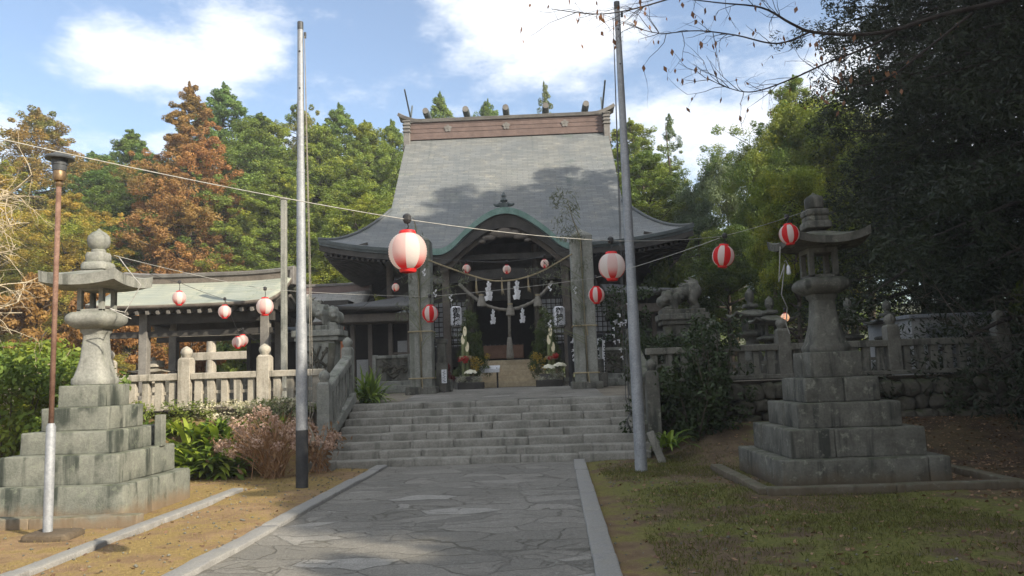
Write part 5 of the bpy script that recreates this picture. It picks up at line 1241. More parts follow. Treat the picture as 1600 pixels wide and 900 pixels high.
# ------------------------------------------------------------------ New Year pine arrangements, table
def kadomatsu(label, px, Y, s, cab):
    p = at(px, 600, Y); t = thing('new_year_pine', label, 'plant arrangement', (p.x, Y, 1.19), group='pine and bamboo arrangements'); rng = np.random.default_rng(px)
    b = MB(); b.lathe([(.34, 0), (.37, .05), (.36, .32), (.38, .36), (.33, .37)], 24); b.build('straw_tub', M['wood_grey'], t, smooth=True, auto=True)
    for dx, dy, zz in ((0, 0, 0), (-.055, -.05, -.24), (.06, -.05, -.46)):
        z = at(px, 518, Y).z - 1.19 + zz; b = MB(); n = 16; b.tube([(dx, dy - .1, .3), (dx, dy - .1, z - .155)], .055, n)
        ring = [(math.cos(2 * math.pi * k / n) * .055, math.sin(2 * math.pi * k / n) * .055) for k in range(n)]
        lo_ = [(dx + x, dy - .1 + y, z - .155) for x, y in ring]; hi_ = [(dx + x, dy - .1 + y, z + y / .055 * .15) for x, y in ring]
        b.add(lo_ + hi_, [(k, (k + 1) % n, n + (k + 1) % n, n + k) for k in range(n)]); c = b.build('bamboo_culm', M['bamboo'], t, smooth=True, auto=True)
        b = MB(); b.add([(x, y - .003, zz_ + .003) for x, y, zz_ in hi_], [tuple(range(n))]); b.build('cut_face', M['bamboo_cut'], c)
    b = MB(); z = at(px, 559, Y).z - 1.19
    for k in range(4): b.tube([(.17 * math.cos(a * math.pi / 6), -.1 + .15 * math.sin(a * math.pi / 6), z - .035 + .025 * k) for a in range(13)], .014, 6)
    b.build('straw_binding', M['straw'], t)
    C = []; Rr = []
    for k in range(120):
        z = rng.uniform(.4, 2.25) if k < 80 else rng.uniform(.3, 1.3); w = .46 * (1 - max(0, z - .5) / 2.0) ** 1.0 + .05; a = rng.uniform(0, 2 * math.pi)
        C.append((w * math.cos(a) * rng.uniform(.5, 1) - s * .14, .28 + .45 * w * math.sin(a), z)); Rr.append((.14, .14, .13))
    Pp, Nn, rn = clumps(np.array(C), np.array(Rr), 60, rng, .3); leaves('pine_needles', Pp, Nn, .15, .09, rn, M['pine'], t, rng, np.array([[0, -.2, .8]]), .8)
    def fl(name, c, r, n, mat, size, asp=.6): Pp, Nn, rn = clumps(np.array(c), np.tile(np.array([r]), (len(c), 1)), n, rng, .5); leaves(name, Pp, Nn, size, asp, rn, mat, t, rng)
    fl('red_flowers', [(s * .04 + rng.uniform(-.1, .1), -.3, .86 + rng.uniform(-.06, .06)) for _ in range(4)], (.09, .08, .07), 40, M['flower_red'], .06)
    fl('yellow_sprays', [(-s * .42 + rng.uniform(-.2, .2) if s < 0 else .42 * -1 + rng.uniform(-.2, .2), -.25, .75 + rng.uniform(-.2, .22)) for _ in range(9)] if s > 0 else [(.42 + rng.uniform(-.25, .25), -.25, .72 + rng.uniform(-.2, .22)) for _ in range(9)], (.1, .1, .1), 40, M['flower_yellow'], .055)
    fl('small_blooms', [(cab[0][0] + rng.uniform(-.35, .35), -.55 + rng.uniform(-.1, .1), .28 + rng.uniform(-.1, .1)) for _ in range(18)], (.10, .09, .08), 40, M['flower_mix'], .045)
    if s < 0: fl('dark_red_leaves', [(-.5 + rng.uniform(-.12, .12), -.2, .5 + rng.uniform(-.2, .2)) for _ in range(8)], (.1, .1, .1), 36, leaf_mat('dark_red_leaves', (.05, .01, .012, 1), (.16, .03, .035, 1)), .07)
    for (x, y, z) in cab:
        rad = []
        Pp = []; Nn = []
        for k in range(90): a = rng.uniform(0, 2 * math.pi); q = rng.uniform(0, 1) ** .6; Pp.append((x + .17 * q * math.cos(a), y + .13 * q * math.sin(a), z + .07 * (1 - q))); Nn.append((math.cos(a) * q, math.sin(a) * q - .5, 1.1 - q * .4))
        leaves('ornamental_cabbage', np.array(Pp), np.array(Nn), .11, .8, rng.uniform(0, 1, 90), M['flower_white'], t, rng)
    b = MB(); b.box((cab[0][0], -.55, .1), (.75, .34, .2)); b.build('flower_trough', M['wood_dark'], t, bevel=.02)
kadomatsu('New Year pine with three bamboo stems left of the wooden stairs beside the white table', 729, 22.6, -1, [(.18, -.62, .48)])
kadomatsu('New Year pine with three bamboo stems and two white cabbages right of the wooden stairs', 863, 22.6, 1, [(-.10, -.62, .55), (.22, -.6, .6)])
q = at(760, 600, 23.0); tb = thing('offering_table', 'small white topped table in front of the wooden shrine stairs', 'table', (q.x, 23.0, 1.19)); x0, x1 = at(742, 575, 23).x - q.x, at(781, 575, 23).x - q.x; zt_ = at(760, 575, 23).z - 1.19
b = MB(); b.box(((x0 + x1) / 2, 0, zt_), (x1 - x0, .5, .04), M3=Matrix.Rotation(.22, 3, 'X')); b.span((x0, -.262, zt_ - .14), (x1, -.25, zt_ - .03)); b.build('table_top', M['white_paint'], tb, bevel=.006)
for x in (x0 + .05, x1 - .08):
    for y in (-.2, .2): b = MB(); b.tube([(x, y, 0), (x, y, zt_)], .016, 8); b.build('leg', M['black'], tb)
# ------------------------------------------------------------------ trees
def trunk_mesh(t, h, r, rng, limbs, spread, mat, z0=.0, lim0=.25):
    b = MB(); pts = [(rng.normal() * .012 * h * f * (1 - f) * 4, rng.normal() * .012 * h * f * (1 - f) * 4, z0 - .3 + (h + .3 - z0) * f) for f in np.linspace(0, 1, 9)]
    b.tube(pts, [r * (1.25 if i == 0 else 1) * (1 - .93 * i / 8) for i in range(9)], 10)
    for k in range(limbs):
        f = rng.uniform(lim0, .92); z = z0 + h * f; a = rng.uniform(0, 2 * math.pi); L_ = spread * (1 - f) ** .6 * rng.uniform(.5, .9)
        p = Vector((0, 0, z)); d = Vector((math.cos(a), math.sin(a), rng.uniform(.1, .6)))
        b.tube([p, p + d * L_ * .5, p + d * L_ + Vector((0, 0, .05 * L_))], [r * (1 - f) * .5 + .02, r * (1 - f) * .3 + .015, .01], 6)
    return b.build('trunk', mat, t, smooth=True)
def conifer(t, h, R, seed, mat, nb=150, per=120, size=.125, asp=.42, lo=.06, pw=.8, bark='bark', droop=.1, cl=(.26, .5), dens=2.3, k0=1.55, ragged=.3):
    # foliage carried on separate branches, so the outline is ragged and gaps show between the sprays
    rng = np.random.default_rng(seed); b = MB(); r = h * .016
    pts = [(rng.normal() * .008 * h * f, rng.normal() * .008 * h * f, -.3 + (h * .97 + .3) * f) for f in np.linspace(0, 1, 9)]
    b.tube(pts, [r * (1 - .94 * i / 8) for i in range(9)], 9); C = []; Rr = []; col = []; ph = rng.uniform(0, 6, 6)
    for k in range(nb):
        f = lo + (1 - lo) * ((k + rng.uniform(0, 1)) / nb) ** 1.12; a = k * 2.39996 + rng.normal() * .5
        env = R * min(1, k0 * (1 - f)) ** pw * (.7 + .3 * min(1, (f - lo) / .1)) * (1 + ragged * .55 * math.sin(2 * a + ph[0] + f * 7) + ragged * .4 * math.sin(3 * a + ph[1] - f * 13))
        L_ = max(.15, env * (rng.uniform(1 - ragged, 1.08) if rng.random() < .85 else rng.uniform(1.05, 1.25))); d = np.array([math.cos(a), math.sin(a)]); up = .55 * f - droop + rng.normal() * .08; bc = rng.uniform(0, 1)
        z0 = h * f * .985; b.tube([(0, 0, z0), (d[0] * L_ * .5, d[1] * L_ * .5, z0 + up * L_ * .4), (d[0] * L_ * .95, d[1] * L_ * .95, z0 + up * L_)], [r * (1 - f) * .4 + .012, r * (1 - f) * .2 + .01, .006], 4)
        m = 2 + int(L_ * dens)
        for j in range(m):
            q = .3 + .75 * (j + rng.uniform(0, 1)) / m; sp_ = L_ * .28 * (1.15 - q) + .12; off = rng.normal() * sp_
            C.append((d[0] * L_ * q - d[1] * off, d[1] * L_ * q + d[0] * off, z0 + up * L_ * q + rng.normal() * .16)); c = rng.uniform(*cl) * (.55 + .45 * min(1, 2.2 * (1 - f))) * (1.15 - .35 * q); Rr.append((c * .85, c * .85, c * rng.uniform(.75, 1.3))); col.append(bc)
    for k in range(7): C.append((rng.normal() * .05, rng.normal() * .05, h * (.93 + .011 * k))); Rr.append((.24 - .03 * k, .24 - .03 * k, .3)); col.append(.6)
    b.build('trunk', M[bark], t, smooth=True); C = np.array(C); Rr = np.array(Rr)
    Pp, Nn, rn = clumps(C, Rr, per, rng, .35); rn = np.clip(np.repeat(np.array(col), per) * .5 + rn * .55, 0, 1)
    out = unit(np.c_[Pp[:, :2], np.zeros(len(Pp))]) * .6 + np.array([[0, 0, .4]])
    return leaves('crown', Pp, Nn, size, asp, rn, mat, t, rng, out, .6)
def broadleaf(t, h, R, seed, mat, lobes=11, n=300, per=110, size=.24, asp=.55, lo=.3, cl=(.45, .8), bark='bark'):
    rng = np.random.default_rng(seed); trunk_mesh(t, h * .8, h * .02, rng, 16, R, M[bark], 0, .2)
    Lb = []
    for k in range(lobes):
        f = rng.uniform(lo, .86); a = k * 2.4 + rng.uniform(-.4, .4); q = R * rng.uniform(.25, .68) * (1.1 - .5 * f); Lb.append((q * math.cos(a), q * math.sin(a), h * f, R * rng.uniform(.32, .52) * (1.15 - .45 * f)))
    Lb.append((0, 0, h * .82, R * .38)); C = []; Rr = []
    for k in range(n):
        x, y, z, r = Lb[rng.integers(len(Lb))]; d = rng.normal(size=3); d /= np.linalg.norm(d); d[2] = abs(d[2]) * 1.1 - .35; q = rng.uniform(.72, 1.03) if rng.random() > .25 else rng.uniform(.2, .7)
        c = rng.uniform(*cl) * R / 4.5; C.append((x + d[0] * r * q, y + d[1] * r * q, max(h * .12, z + d[2] * r * q))); Rr.append((c, c, c * .7))
    Pp, Nn, rn = clumps(np.array(C), np.array(Rr), per, rng, .3)
    return leaves('crown', Pp, Nn, size, asp, rn, mat, t, rng)
protos = {}
def make_proto(kind, t):
    if kind == 'cypress': conifer(t, 20, 3.4, 11, M['leaf_conifer'], nb=250, k0=1.9, pw=.74, ragged=.22)
    if kind == 'cypress_b': conifer(t, 20, 3.1, 12, M['leaf_conifer'], nb=230, k0=2.5, pw=.7, cl=(.3, .6), ragged=.28)
    if kind == 'russet': conifer(t, 20, 3.2, 13, M['leaf_brown'], nb=220, k0=1.7, pw=.78, ragged=.2, cl=(.24, .44))
    if kind == 'olive': conifer(t, 20, 3.6, 14, M['leaf_olive'], nb=180, k0=3.2, pw=.7, cl=(.32, .62), ragged=.4)
    if kind == 'airy': conifer(t, 20, 3.0, 15, M['leaf_grey'], nb=90, per=85, dens=1.8, ragged=.45)
    if kind == 'broad': broadleaf(t, 13, 4.6, 16, M['leaf_broad'], per=240, size=.13)
    if kind == 'broad_b': broadleaf(t, 13, 4.4, 17, M['leaf_broad'], lobes=14, n=360, per=230, size=.13)
    if kind == 'grey': broadleaf(t, 13, 4.2, 18, M['leaf_grey'], n=240, per=170, size=.14)
    if kind == 'autumn': broadleaf(t, 5, 2.2, 19, M['leaf_autumn'], n=150, per=90, size=.17, lo=.12)
    if kind == 'shrub': broadleaf(t, 4, 2.2, 20, M['leaf_broad'], n=150, per=90, size=.17, lo=.1)
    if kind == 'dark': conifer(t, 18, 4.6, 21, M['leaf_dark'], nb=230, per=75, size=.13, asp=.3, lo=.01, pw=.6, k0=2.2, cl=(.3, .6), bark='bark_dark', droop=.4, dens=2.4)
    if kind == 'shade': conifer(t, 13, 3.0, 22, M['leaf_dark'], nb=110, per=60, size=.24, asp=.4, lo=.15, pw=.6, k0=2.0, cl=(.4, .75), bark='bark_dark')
    if kind == 'high': broadleaf(t, 13, 4.2, 23, M['leaf_dark'], lobes=14, n=430, per=200, size=.13, lo=.58, bark='bark_dark')
HEI = dict(cypress=(20, 3.4), cypress_b=(20, 3.1), russet=(20, 3.2), olive=(20, 3.6), airy=(20, 3.0), broad=(13, 4.6), broad_b=(13, 4.4), grey=(13, 4.2), autumn=(5, 2.2), shrub=(4, 2.2), dark=(18, 4.6), shade=(13, 3.0), high=(13, 4.2))
def tree(kind, label, x, y, h, R, colr=(1, 1, 1), z=.9, name=None, cat='tree', group=None, rz=None):
    nm = name or dict(cypress='cypress_tree', cypress_b='cypress_tree', russet='cedar_tree', olive='cedar_tree', airy='cypress_tree', broad='evergreen_tree', broad_b='evergreen_tree', grey='evergreen_tree', autumn='autumn_shrub', shrub='evergreen_shrub', dark='conifer_tree', shade='conifer_tree', high='evergreen_tree')[kind]
    if kind not in protos:
        t = thing(nm, label, cat); make_proto(kind, t); protos[kind] = t
    else: t = copy_tree(protos[kind]); t.name = nm; t['label'] = label; t['category'] = cat
    if group: t['group'] = group
    elif 'group' in t: del t['group']
    H0, R0 = HEI[kind]; t.location = (x, y, z); t.scale = (R / R0, R / R0, h / H0); t.rotation_euler = (0, 0, random.uniform(0, 6.28) if rz is None else rz)
    for c in t.children:
        if c.name.startswith('crown'): c.color = (*colr, 1)
    return t
def bgtree(kind, px, pytop, wpx, Y, label, colr=(1, 1, 1), z=.9, group='trees behind the shrine', **k):
    p = at(px, pytop, Y); return tree(kind, label, p.x, Y, p.z - z, wpx * WK.get(kind, 1) / 2 * Y / 1200, colr, z, group=group, **k)
WK = dict(cypress=1.75, cypress_b=1.75, russet=1.3, olive=1.45, airy=1.25)
# left hill, from the left edge to the hall
bgtree('olive', 60, 172, 190, 47, 'tall olive brown cedar with dusky top behind the lamp post', (1.0, .8, .85))
bgtree('olive', -20, 240, 170, 40, 'golden olive cedar at the far left edge behind the bare twigs', (1.25, 1.1, .8))
bgtree('olive', 110, 300, 150, 38, 'low golden olive cedar between lamp post and sunlit lantern roof', (1.2, 1.05, .75))
bgtree('cypress', 205, 205, 150, 50, 'dark green cypress left of the russet cedar', (.8, .95, .9))
bgtree('russet', 297, 132, 175, 43, 'tall russet cedar towering over the water pavilion', (1.05, .95, .9))
bgtree('cypress', 350, 133, 150, 52, 'tall dark green cypress right behind the russet cedar', (.8, 1.0, .95))
bgtree('cypress_b', 405, 178, 130, 47, 'yellow green cypress between the russet cedar and the left pole', (1.05, 1.1, .9))
bgtree('olive', 465, 162, 130, 54, 'brown tipped cypress behind the top half of the left pole', (.75, .9, .9))
bgtree('cypress_b', 500, 195, 120, 46, 'bright green cypress just right of the left pole', (1.2, 1.2, .9))
bgtree('cypress', 530, 165, 130, 51, 'pointed green cypress midway between the left pole and the hall roof', (.95, 1.05, .95))
bgtree('cypress_b', 572, 190, 110, 47, 'green cypress with rounded top left of the roof verge', (1.15, 1.15, .9))
bgtree('cypress', 612, 190, 100, 50, 'green cypress touching the left edge of the hall roof', (1.0, 1.05, .9))
bgtree('cypress_b', 255, 255, 130, 45, 'deep green cypress low between two cedars above the pavilion', (.8, .9, .85))
bgtree('cypress', 440, 260, 130, 42, 'lower yellow green cypress behind the square post', (1.25, 1.2, .85))
bgtree('cypress_b', 160, 265, 130, 44, 'dark green cypress above the sunlit lantern roof', (.75, .9, .8))
bgtree('cypress_b', 560, 280, 120, 41, 'lower bright cypress above the left wing roof', (1.3, 1.25, .85))
bgtree('cypress_b', 150, 240, 170, 58, 'distant green cypress in the gap above the sunlit lantern', (.7, .85, .8))
bgtree('cypress', 390, 215, 170, 60, 'distant green cypress filling the gap right of the russet cedar', (.8, .95, .85))
bgtree('cypress_b', 480, 225, 170, 60, 'distant green cypress behind the left pole', (.8, .95, .85))
bgtree('cypress_b', 600, 225, 150, 60, 'distant cypress just behind the left roof verge', (.8, .95, .85))
# tips over the ridge
bgtree('cypress', 687, 147, 90, 56, 'cypress tip over the left part of the roof ridge', (.9, 1, .9))
bgtree('cypress_b', 760, 158, 70, 58, 'small cypress tip behind the middle of the roof ridge', (.8, .95, .9))
bgtree('airy', 850, 130, 100, 55, 'loose crowned cypress tip over the right part of the roof ridge', (.95, .95, .8))
# right of the hall
bgtree('cypress_b', 985, 188, 110, 46, 'yellow green cypress close to the right edge of the hall roof', (1.15, 1.15, .9), group='trees right of the hall')
bgtree('airy', 1045, 180, 120, 44, 'airy grey green cypress with see through top right of the steel pole', (.9, 1, .85), group='trees right of the hall')
bgtree('grey', 1128, 218, 150, 40, 'pale grey green tree right of the airy cypress', (1, 1.05, .95), group='trees right of the hall')
bgtree('grey', 1085, 262, 120, 36, 'lower grey green tree above the right eave corner', (.75, .85, .8), group='trees right of the hall')
bgtree('olive', 1240, 120, 150, 34, 'tall olive topped cedar above the shaded lantern', (.6, .85, .75), group='trees right of the hall')
bgtree('broad_b', 1330, 128, 260, 30, 'large bushy evergreen right of the olive topped cedar', (.95, .95, .75), group='trees right of the hall')
bgtree('broad', 1195, 225, 170, 31, 'rounded evergreen left below the olive topped cedar', (.8, .9, .8), group='trees right of the hall')
bgtree('broad', 1232, 255, 190, 25, 'bright yellow green bushy tree directly above the shaded lantern finial', (1.35, 1.3, .85), group='trees right of the hall')
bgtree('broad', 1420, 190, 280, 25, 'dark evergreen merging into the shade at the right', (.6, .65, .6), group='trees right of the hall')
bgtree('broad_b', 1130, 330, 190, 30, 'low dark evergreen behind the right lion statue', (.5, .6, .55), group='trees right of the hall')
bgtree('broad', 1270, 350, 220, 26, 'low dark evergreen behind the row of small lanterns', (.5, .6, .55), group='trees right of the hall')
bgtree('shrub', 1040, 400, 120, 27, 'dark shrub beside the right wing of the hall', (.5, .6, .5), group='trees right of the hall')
bgtree('broad', 1290, 135, 280, 32, 'big sunlit evergreen behind the olive topped cedar', (1.0, 1.0, .75), group='trees right of the hall')
bgtree('broad_b', 1200, 190, 220, 35, 'tall sunlit evergreen left of the olive topped cedar', (.9, 1.0, .8), group='trees right of the hall')
bgtree('cypress_b', 1010, 235, 120, 39, 'lower green cypress between the hall roof and the steel pole', (.9, .95, .8), group='trees right of the hall')
# near dark conifers at the right
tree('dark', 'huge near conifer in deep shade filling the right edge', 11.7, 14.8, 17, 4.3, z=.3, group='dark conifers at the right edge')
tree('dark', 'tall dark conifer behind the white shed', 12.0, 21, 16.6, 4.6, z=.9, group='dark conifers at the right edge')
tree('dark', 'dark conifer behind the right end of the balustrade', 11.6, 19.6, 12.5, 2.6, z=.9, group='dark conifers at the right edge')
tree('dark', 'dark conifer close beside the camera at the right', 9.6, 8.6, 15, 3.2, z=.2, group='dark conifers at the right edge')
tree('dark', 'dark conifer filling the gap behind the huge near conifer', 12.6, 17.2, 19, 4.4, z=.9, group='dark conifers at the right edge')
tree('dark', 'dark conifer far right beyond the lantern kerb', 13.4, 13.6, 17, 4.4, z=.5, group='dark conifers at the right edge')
tree('shrub', 'dark evergreen bush at the right end of the rubble wall', 10.4, 14.8, 3.2, 1.7, (.35, .4, .35), z=.3, group='dark bushes on the right')
tree('shrub', 'dark evergreen bush beyond the shaded lantern kerb at the right edge', 9.9, 12.6, 2.6, 1.6, (.3, .36, .3), z=.2, group='dark bushes on the right')
# rows behind the camera that shade the path
for (x, y, h, R) in SHADE_TREES:
    tree('shade', 'dark conifer of the row shading the path from the right', x, y, h, R, z=0, group='row of conifers shading the path')
for (x, y, h, R) in HIGH_TREES:
    tree('high', 'tall evergreen of the group whose crowns roof over the right side of the grounds', x, y, h, R, z=0, group='evergreens roofing over the right side')
# autumn shrubs and hedge behind the pavilion
for px, py, w, Y, kind, lab, colr in ((215, 470, 130, 26, 'autumn', 'orange brown shrub left of the pavilion posts', (1, 1, 1)), (300, 490, 110, 25, 'autumn', 'rust coloured shrub seen between the pavilion posts', (.8, .75, .7)), (395, 488, 120, 27, 'shrub', 'green shrub behind the stone torii gate', (1.1, 1.1, .8)),
        (150, 430, 120, 29, 'autumn', 'golden brown shrub behind the sunlit lantern shaft', (1.0, 1.05, .9)), (345, 430, 150, 33, 'shrub', 'deep green shrub under the russet cedar', (.8, .9, .7)), (470, 460, 120, 34, 'shrub', 'green shrub behind the small hall roof', (1, 1, .8)), (600, 420, 110, 36, 'shrub', 'sunlit green shrub between the small hall and the eave', (1.4, 1.35, .8)), (60, 420, 160, 30, 'autumn', 'ochre shrub behind the bare twigs', (.9, 1.0, .8))):
    bgtree(kind, px, py, w, Y, lab, colr, group='shrubs behind the pavilion')
def leafy(name, label, cat, C, Rr, per, size, asp, mat, seed, loc, colr=(1, 1, 1), stems=10, up=.3, part='foliage', group=None):
    rng = np.random.default_rng(seed); t = thing(name, label, cat, loc, group=group); C = np.array(C, float); Rr = np.array(Rr, float)
    Pp, Nn, rn = clumps(C, Rr, per, rng, up); o = leaves(part, Pp, Nn, size, asp, rn, mat, t, rng); o.color = (*colr, 1)
    b = MB()
    for k in range(stems):
        c = Vector(C[rng.integers(len(C))]); a = Vector((c.x * .25 + rng.normal() * .05, c.y * .25, 0)); b.tube([a, a.lerp(c, .5) + Vector((0, 0, .1)), c], [.018, .012, .005], 5)
    b.build('stems', M['bark'], t, smooth=True); return t
rng = np.random.default_rng(3)
hc = [(rng.uniform(-2.6, 1.6), rng.uniform(-.9, 1.1), 0) for _ in range(230)]
hc = [(x, y, rng.uniform(.1, 1) ** .7 * (2.25 - .25 * (x / 2.2) ** 2 - .35 * max(0, x - .6))) for x, y, _ in hc]
leafy('hedge', 'dense dark green clipped hedge behind the sunlit lantern plinth', 'hedge', hc, [(.30, .30, .26)] * len(hc), 120, .10, .55, M['leaf_broad'], 5, (-8.6, 12.4, 0), (1.0, 1.1, .8), 40)
cs = [(rng.normal() * .27, rng.normal() * .25, 1.0 + 1.15 * rng.uniform(0, 1)) for _ in range(60)]
leafy('camellia_sapling', 'thin dark sapling in front of the right lion statue by the balustrade', 'sapling', cs, [(.19, .19, .16)] * 60, 30, .09, .5, M['leaf_dark'], 6, (3.35, 14.7, .4), (1.8, 1.9, 1.8), 26)
cs = [(rng.normal() * .5, rng.normal() * .3, .15 + 1.1 * rng.uniform(0, 1)) for _ in range(70)]
leafy('evergreen_bush', 'low dark bush at the foot of the right stair balustrade', 'bush', cs, [(.2, .2, .17)] * 70, 45, .10, .5, M['leaf_dark'], 7, (2.85, 14.3, .25), (1.6, 1.7, 1.4), 16)
cs = [(rng.normal() * .55, rng.normal() * .3, .2 + .8 * rng.uniform(0, 1)) for _ in range(60)]
leafy('evergreen_bush', 'dark bush on the terrace below the right lion statue', 'bush', cs, [(.24, .24, .2)] * 60, 50, .10, .5, M['leaf_dark'], 8, (2.9, 16.5, 1.2), (1.6, 1.7, 1.5), 12)
cs = [(rng.normal() * .45, rng.normal() * .3, .4 + 2.2 * rng.uniform(0, 1)) for _ in range(80)]
q = at(985, 560, 20.8); ft = leafy('fortune_tree', 'dark shrub hung with white paper fortunes right of the right pillar', 'shrub', cs, [(.2, .2, .18)] * 80, 40, .10, .5, M['leaf_dark'], 9, (q.x, 20.8, 1.19), (1.6, 1.8, 1.5), 20)
for k in range(26):
    px, py = random.uniform(957, 990), random.uniform(475, 560); p = at(px, py, 20.2)
    s = thing('tied_fortune', 'white fortune paper knotted on the dark shrub right of the right pillar', 'paper strip', p, group='fortune papers on the shrub')
    b = MB(); a = random.uniform(-.6, .6); b.box((0, 0, 0), (.075, .008, .028), M3=Matrix.Rotation(a, 3, 'Y')); b.box((.02, .004, -.04), (.022, .008, .08), M3=Matrix.Rotation(a * .5, 3, 'Y')); b.build('knot', M['white_paper'], s)

def strap_plant(label, x, y, z, n, Ln, wd, seed, mat='leaf_strap', colr=(1, 1, 1), name='strap_leaf_plant', up=.9, group='strap leaved plants'):
    rng = np.random.default_rng(seed); t = thing(name, label, 'plant', (x, y, z), group=group); V = []; Fq = []; rn = []
    for k in range(n):
        a = rng.uniform(0, 2 * math.pi); l = Ln * rng.uniform(.6, 1.15); el = rng.uniform(.5, 1.35) * up; w = wd * rng.uniform(.7, 1.2); p = np.array([rng.normal() * .09, rng.normal() * .09, 0]); d = np.array([math.cos(a) * math.cos(el), math.sin(a) * math.cos(el), math.sin(el)]); sd_ = np.array([-math.sin(a), math.cos(a), 0]) + rng.normal(size=3) * .15; m = 6; c = rng.uniform(0, 1); b0 = len(V)
        for i in range(m + 1):
            f = i / m; ww = w * (math.sin(math.pi * (.12 + .88 * f)) ** .7 if f < 1 else 0.02) * .5; V += [p - sd_ * ww, p + sd_ * ww]; p = p + d * l / m; d = d + np.array([0, 0, -.20]) * (1 + f); d /= np.linalg.norm(d)
        for i in range(m): Fq.append((b0 + 2 * i, b0 + 2 * i + 1, b0 + 2 * i + 3, b0 + 2 * i + 2)); rn.append(c)
    o = from_np('leaf_blades', np.array(V), np.array(Fq), rn, M[mat], t); o.color = (*colr, 1); return t
for k, (px, py, z, n, L_, lab) in enumerate(((292, 700, .05, 40, .75, 'leftmost green strap leaved plant below the sunlit balustrade'), (325, 690, .1, 46, .8, 'yellow green strap leaved plant in the middle of the left bed'), (358, 700, .05, 40, .7, 'strap leaved plant beside the dried hydrangea'), (310, 668, .25, 40, .7, 'strap leaved plant at the back of the left bed'), (345, 664, .25, 40, .7, 'small strap leaved plant close under the balustrade posts'), (270, 655, .45, 44, .8, 'strap leaved plant at the back beside the sunlit plinth'), (385, 655, .5, 44, .75, 'strap leaved plant at the back behind the hydrangeas'), (430, 650, .55, 40, .75, 'strap leaved plant at the back below the square post'), (225, 650, .5, 36, .7, 'strap leaved plant half hidden by the sunlit plinth'), (300, 672, .3, 40, .8, 'broad strap leaved plant in the second row of the left bed'), (338, 684, .3, 40, .8, 'strap leaved plant in the second row just left of the hydrangea'), (268, 690, .3, 40, .7, 'strap leaved plant at the left front corner of the bed'))):
    p = at(px, py, (13.9 if k in (9, 10) else 13.25 if k == 11 else 13.3 + (.95 if k > 2 else 0)) ); strap_plant(lab, p.x, p.y, gz(p.x, p.y), n + 34, L_ * (1.12 if p.y < 14.1 else .62), .10 if p.y < 14.1 else .07, 30 + k, colr=(1.25, 1.2, .8) if k % 2 else (.95, 1.05, .8))
p = at(578, 625, 17.0); strap_plant('bushy strap leaved plant on the terrace at the top of the steps', p.x, p.y, 1.03, 90, .82, .075, 41, colr=(.9, 1.0, .8), up=1.1)
p = at(1045, 665, 13.6); strap_plant('dark strap leaved plant at the foot of the rubble wall', p.x, p.y, .22, 34, .55, .06, 42, colr=(.8, .9, .7))
p = at(1130, 640, 14.6); strap_plant('small dark strap leaved plant under the sapling', p.x, p.y, .4, 26, .45, .05, 43, colr=(.8, .9, .7))
for nm, x0, x1, mt, lab, sd, n_ in (('ground_cover', -8.6, -6.2, 'leaf_broad', 'low green ground cover along the foot of the sunlit balustrade', 61, 60), ('dry_ground_cover', -6.6, -4.25, 'flower_mix', 'low pale flowering plants along the foot of the sunlit balustrade', 62, 50), ('ground_cover', -5.6, -4.2, 'leaf_grey', 'low grey green plants at the balustrade foot beside the stair post', 63, 30)):
    rg_ = np.random.default_rng(sd); cs = [(rg_.uniform(x0, x1) - (x0 + x1) / 2, rg_.uniform(-.35, .12), rg_.uniform(.0, .3)) for _ in range(n_)]
    leafy(nm, lab, 'plants', cs, [(.13, .12, .10)] * n_, 46, .055, .5, M[mt], sd, ((x0 + x1) / 2, 14.7, .93), (1.1, 1.05, .9), 12)
def hydrangea(label, px, py, Y, R, H, seed, n):
    rng = np.random.default_rng(seed); p = at(px, py, Y); t = thing('dried_hydrangea', label, 'shrub', (p.x, Y, gz(p.x, Y)), group='dried hydrangeas'); V = MB(); tips = []
    for k in range(n * 3):
        a = rng.uniform(0, 2 * math.pi); q = rng.uniform(.15, 1) ** .7 * R; h = H * rng.uniform(.55, 1.05) * (1 - .35 * (q / R) ** 2); a0_ = Vector((rng.normal() * .09, rng.normal() * .09, 0)); tip = Vector((q * math.cos(a), q * math.sin(a), h)); V.tube([a0_, a0_.lerp(tip, .5) + Vector((0, 0, .16 * h)), tip], [.008, .006, .004], 4); tips.append(tip)
    o = V.build('stems', M['stem_dry'], t); at_ = o.data.attributes.new('rnd', 'FLOAT', 'FACE'); at_.data.foreach_set('value', rng.uniform(0, 1, len(o.data.polygons)).astype(np.float32))
    C = np.array([tuple(v) for v in tips[:n]]); Pp, Nn, rn = clumps(C, np.array([[r_, r_, r_ * .8] for r_ in rng.uniform(.085, .135, n)]), 90, rng, .4); leaves('flower_heads', Pp, Nn, .038, .9, rn, M['flower_dry'], t, rng)
    C2 = np.array([(rng.normal() * R * .5, rng.normal() * R * .5, rng.uniform(.1, H * .8)) for _ in range(40)]); Pp, Nn, rn = clumps(C2, np.tile([[.14, .14, .12]], (40, 1)), 5, rng, .1); leaves('dry_leaves', Pp, Nn, .11, .4, rn, M['leaf_dry'], t, rng, np.array([[0, 0, -1.]]), .8)
    return t
hydrangea('dried brown hydrangea with pinkish dead heads left of the steel pole', 425, 740, 12.9, .74, 1.15, 51, 40)
hydrangea('dried hydrangea with few dead heads behind the steel pole by the stair post', 497, 720, 13.2, .42, .95, 52, 9)
hydrangea('sparse dried hydrangea close under the sunlit balustrade', 385, 690, 13.6, .6, .75, 53, 22)

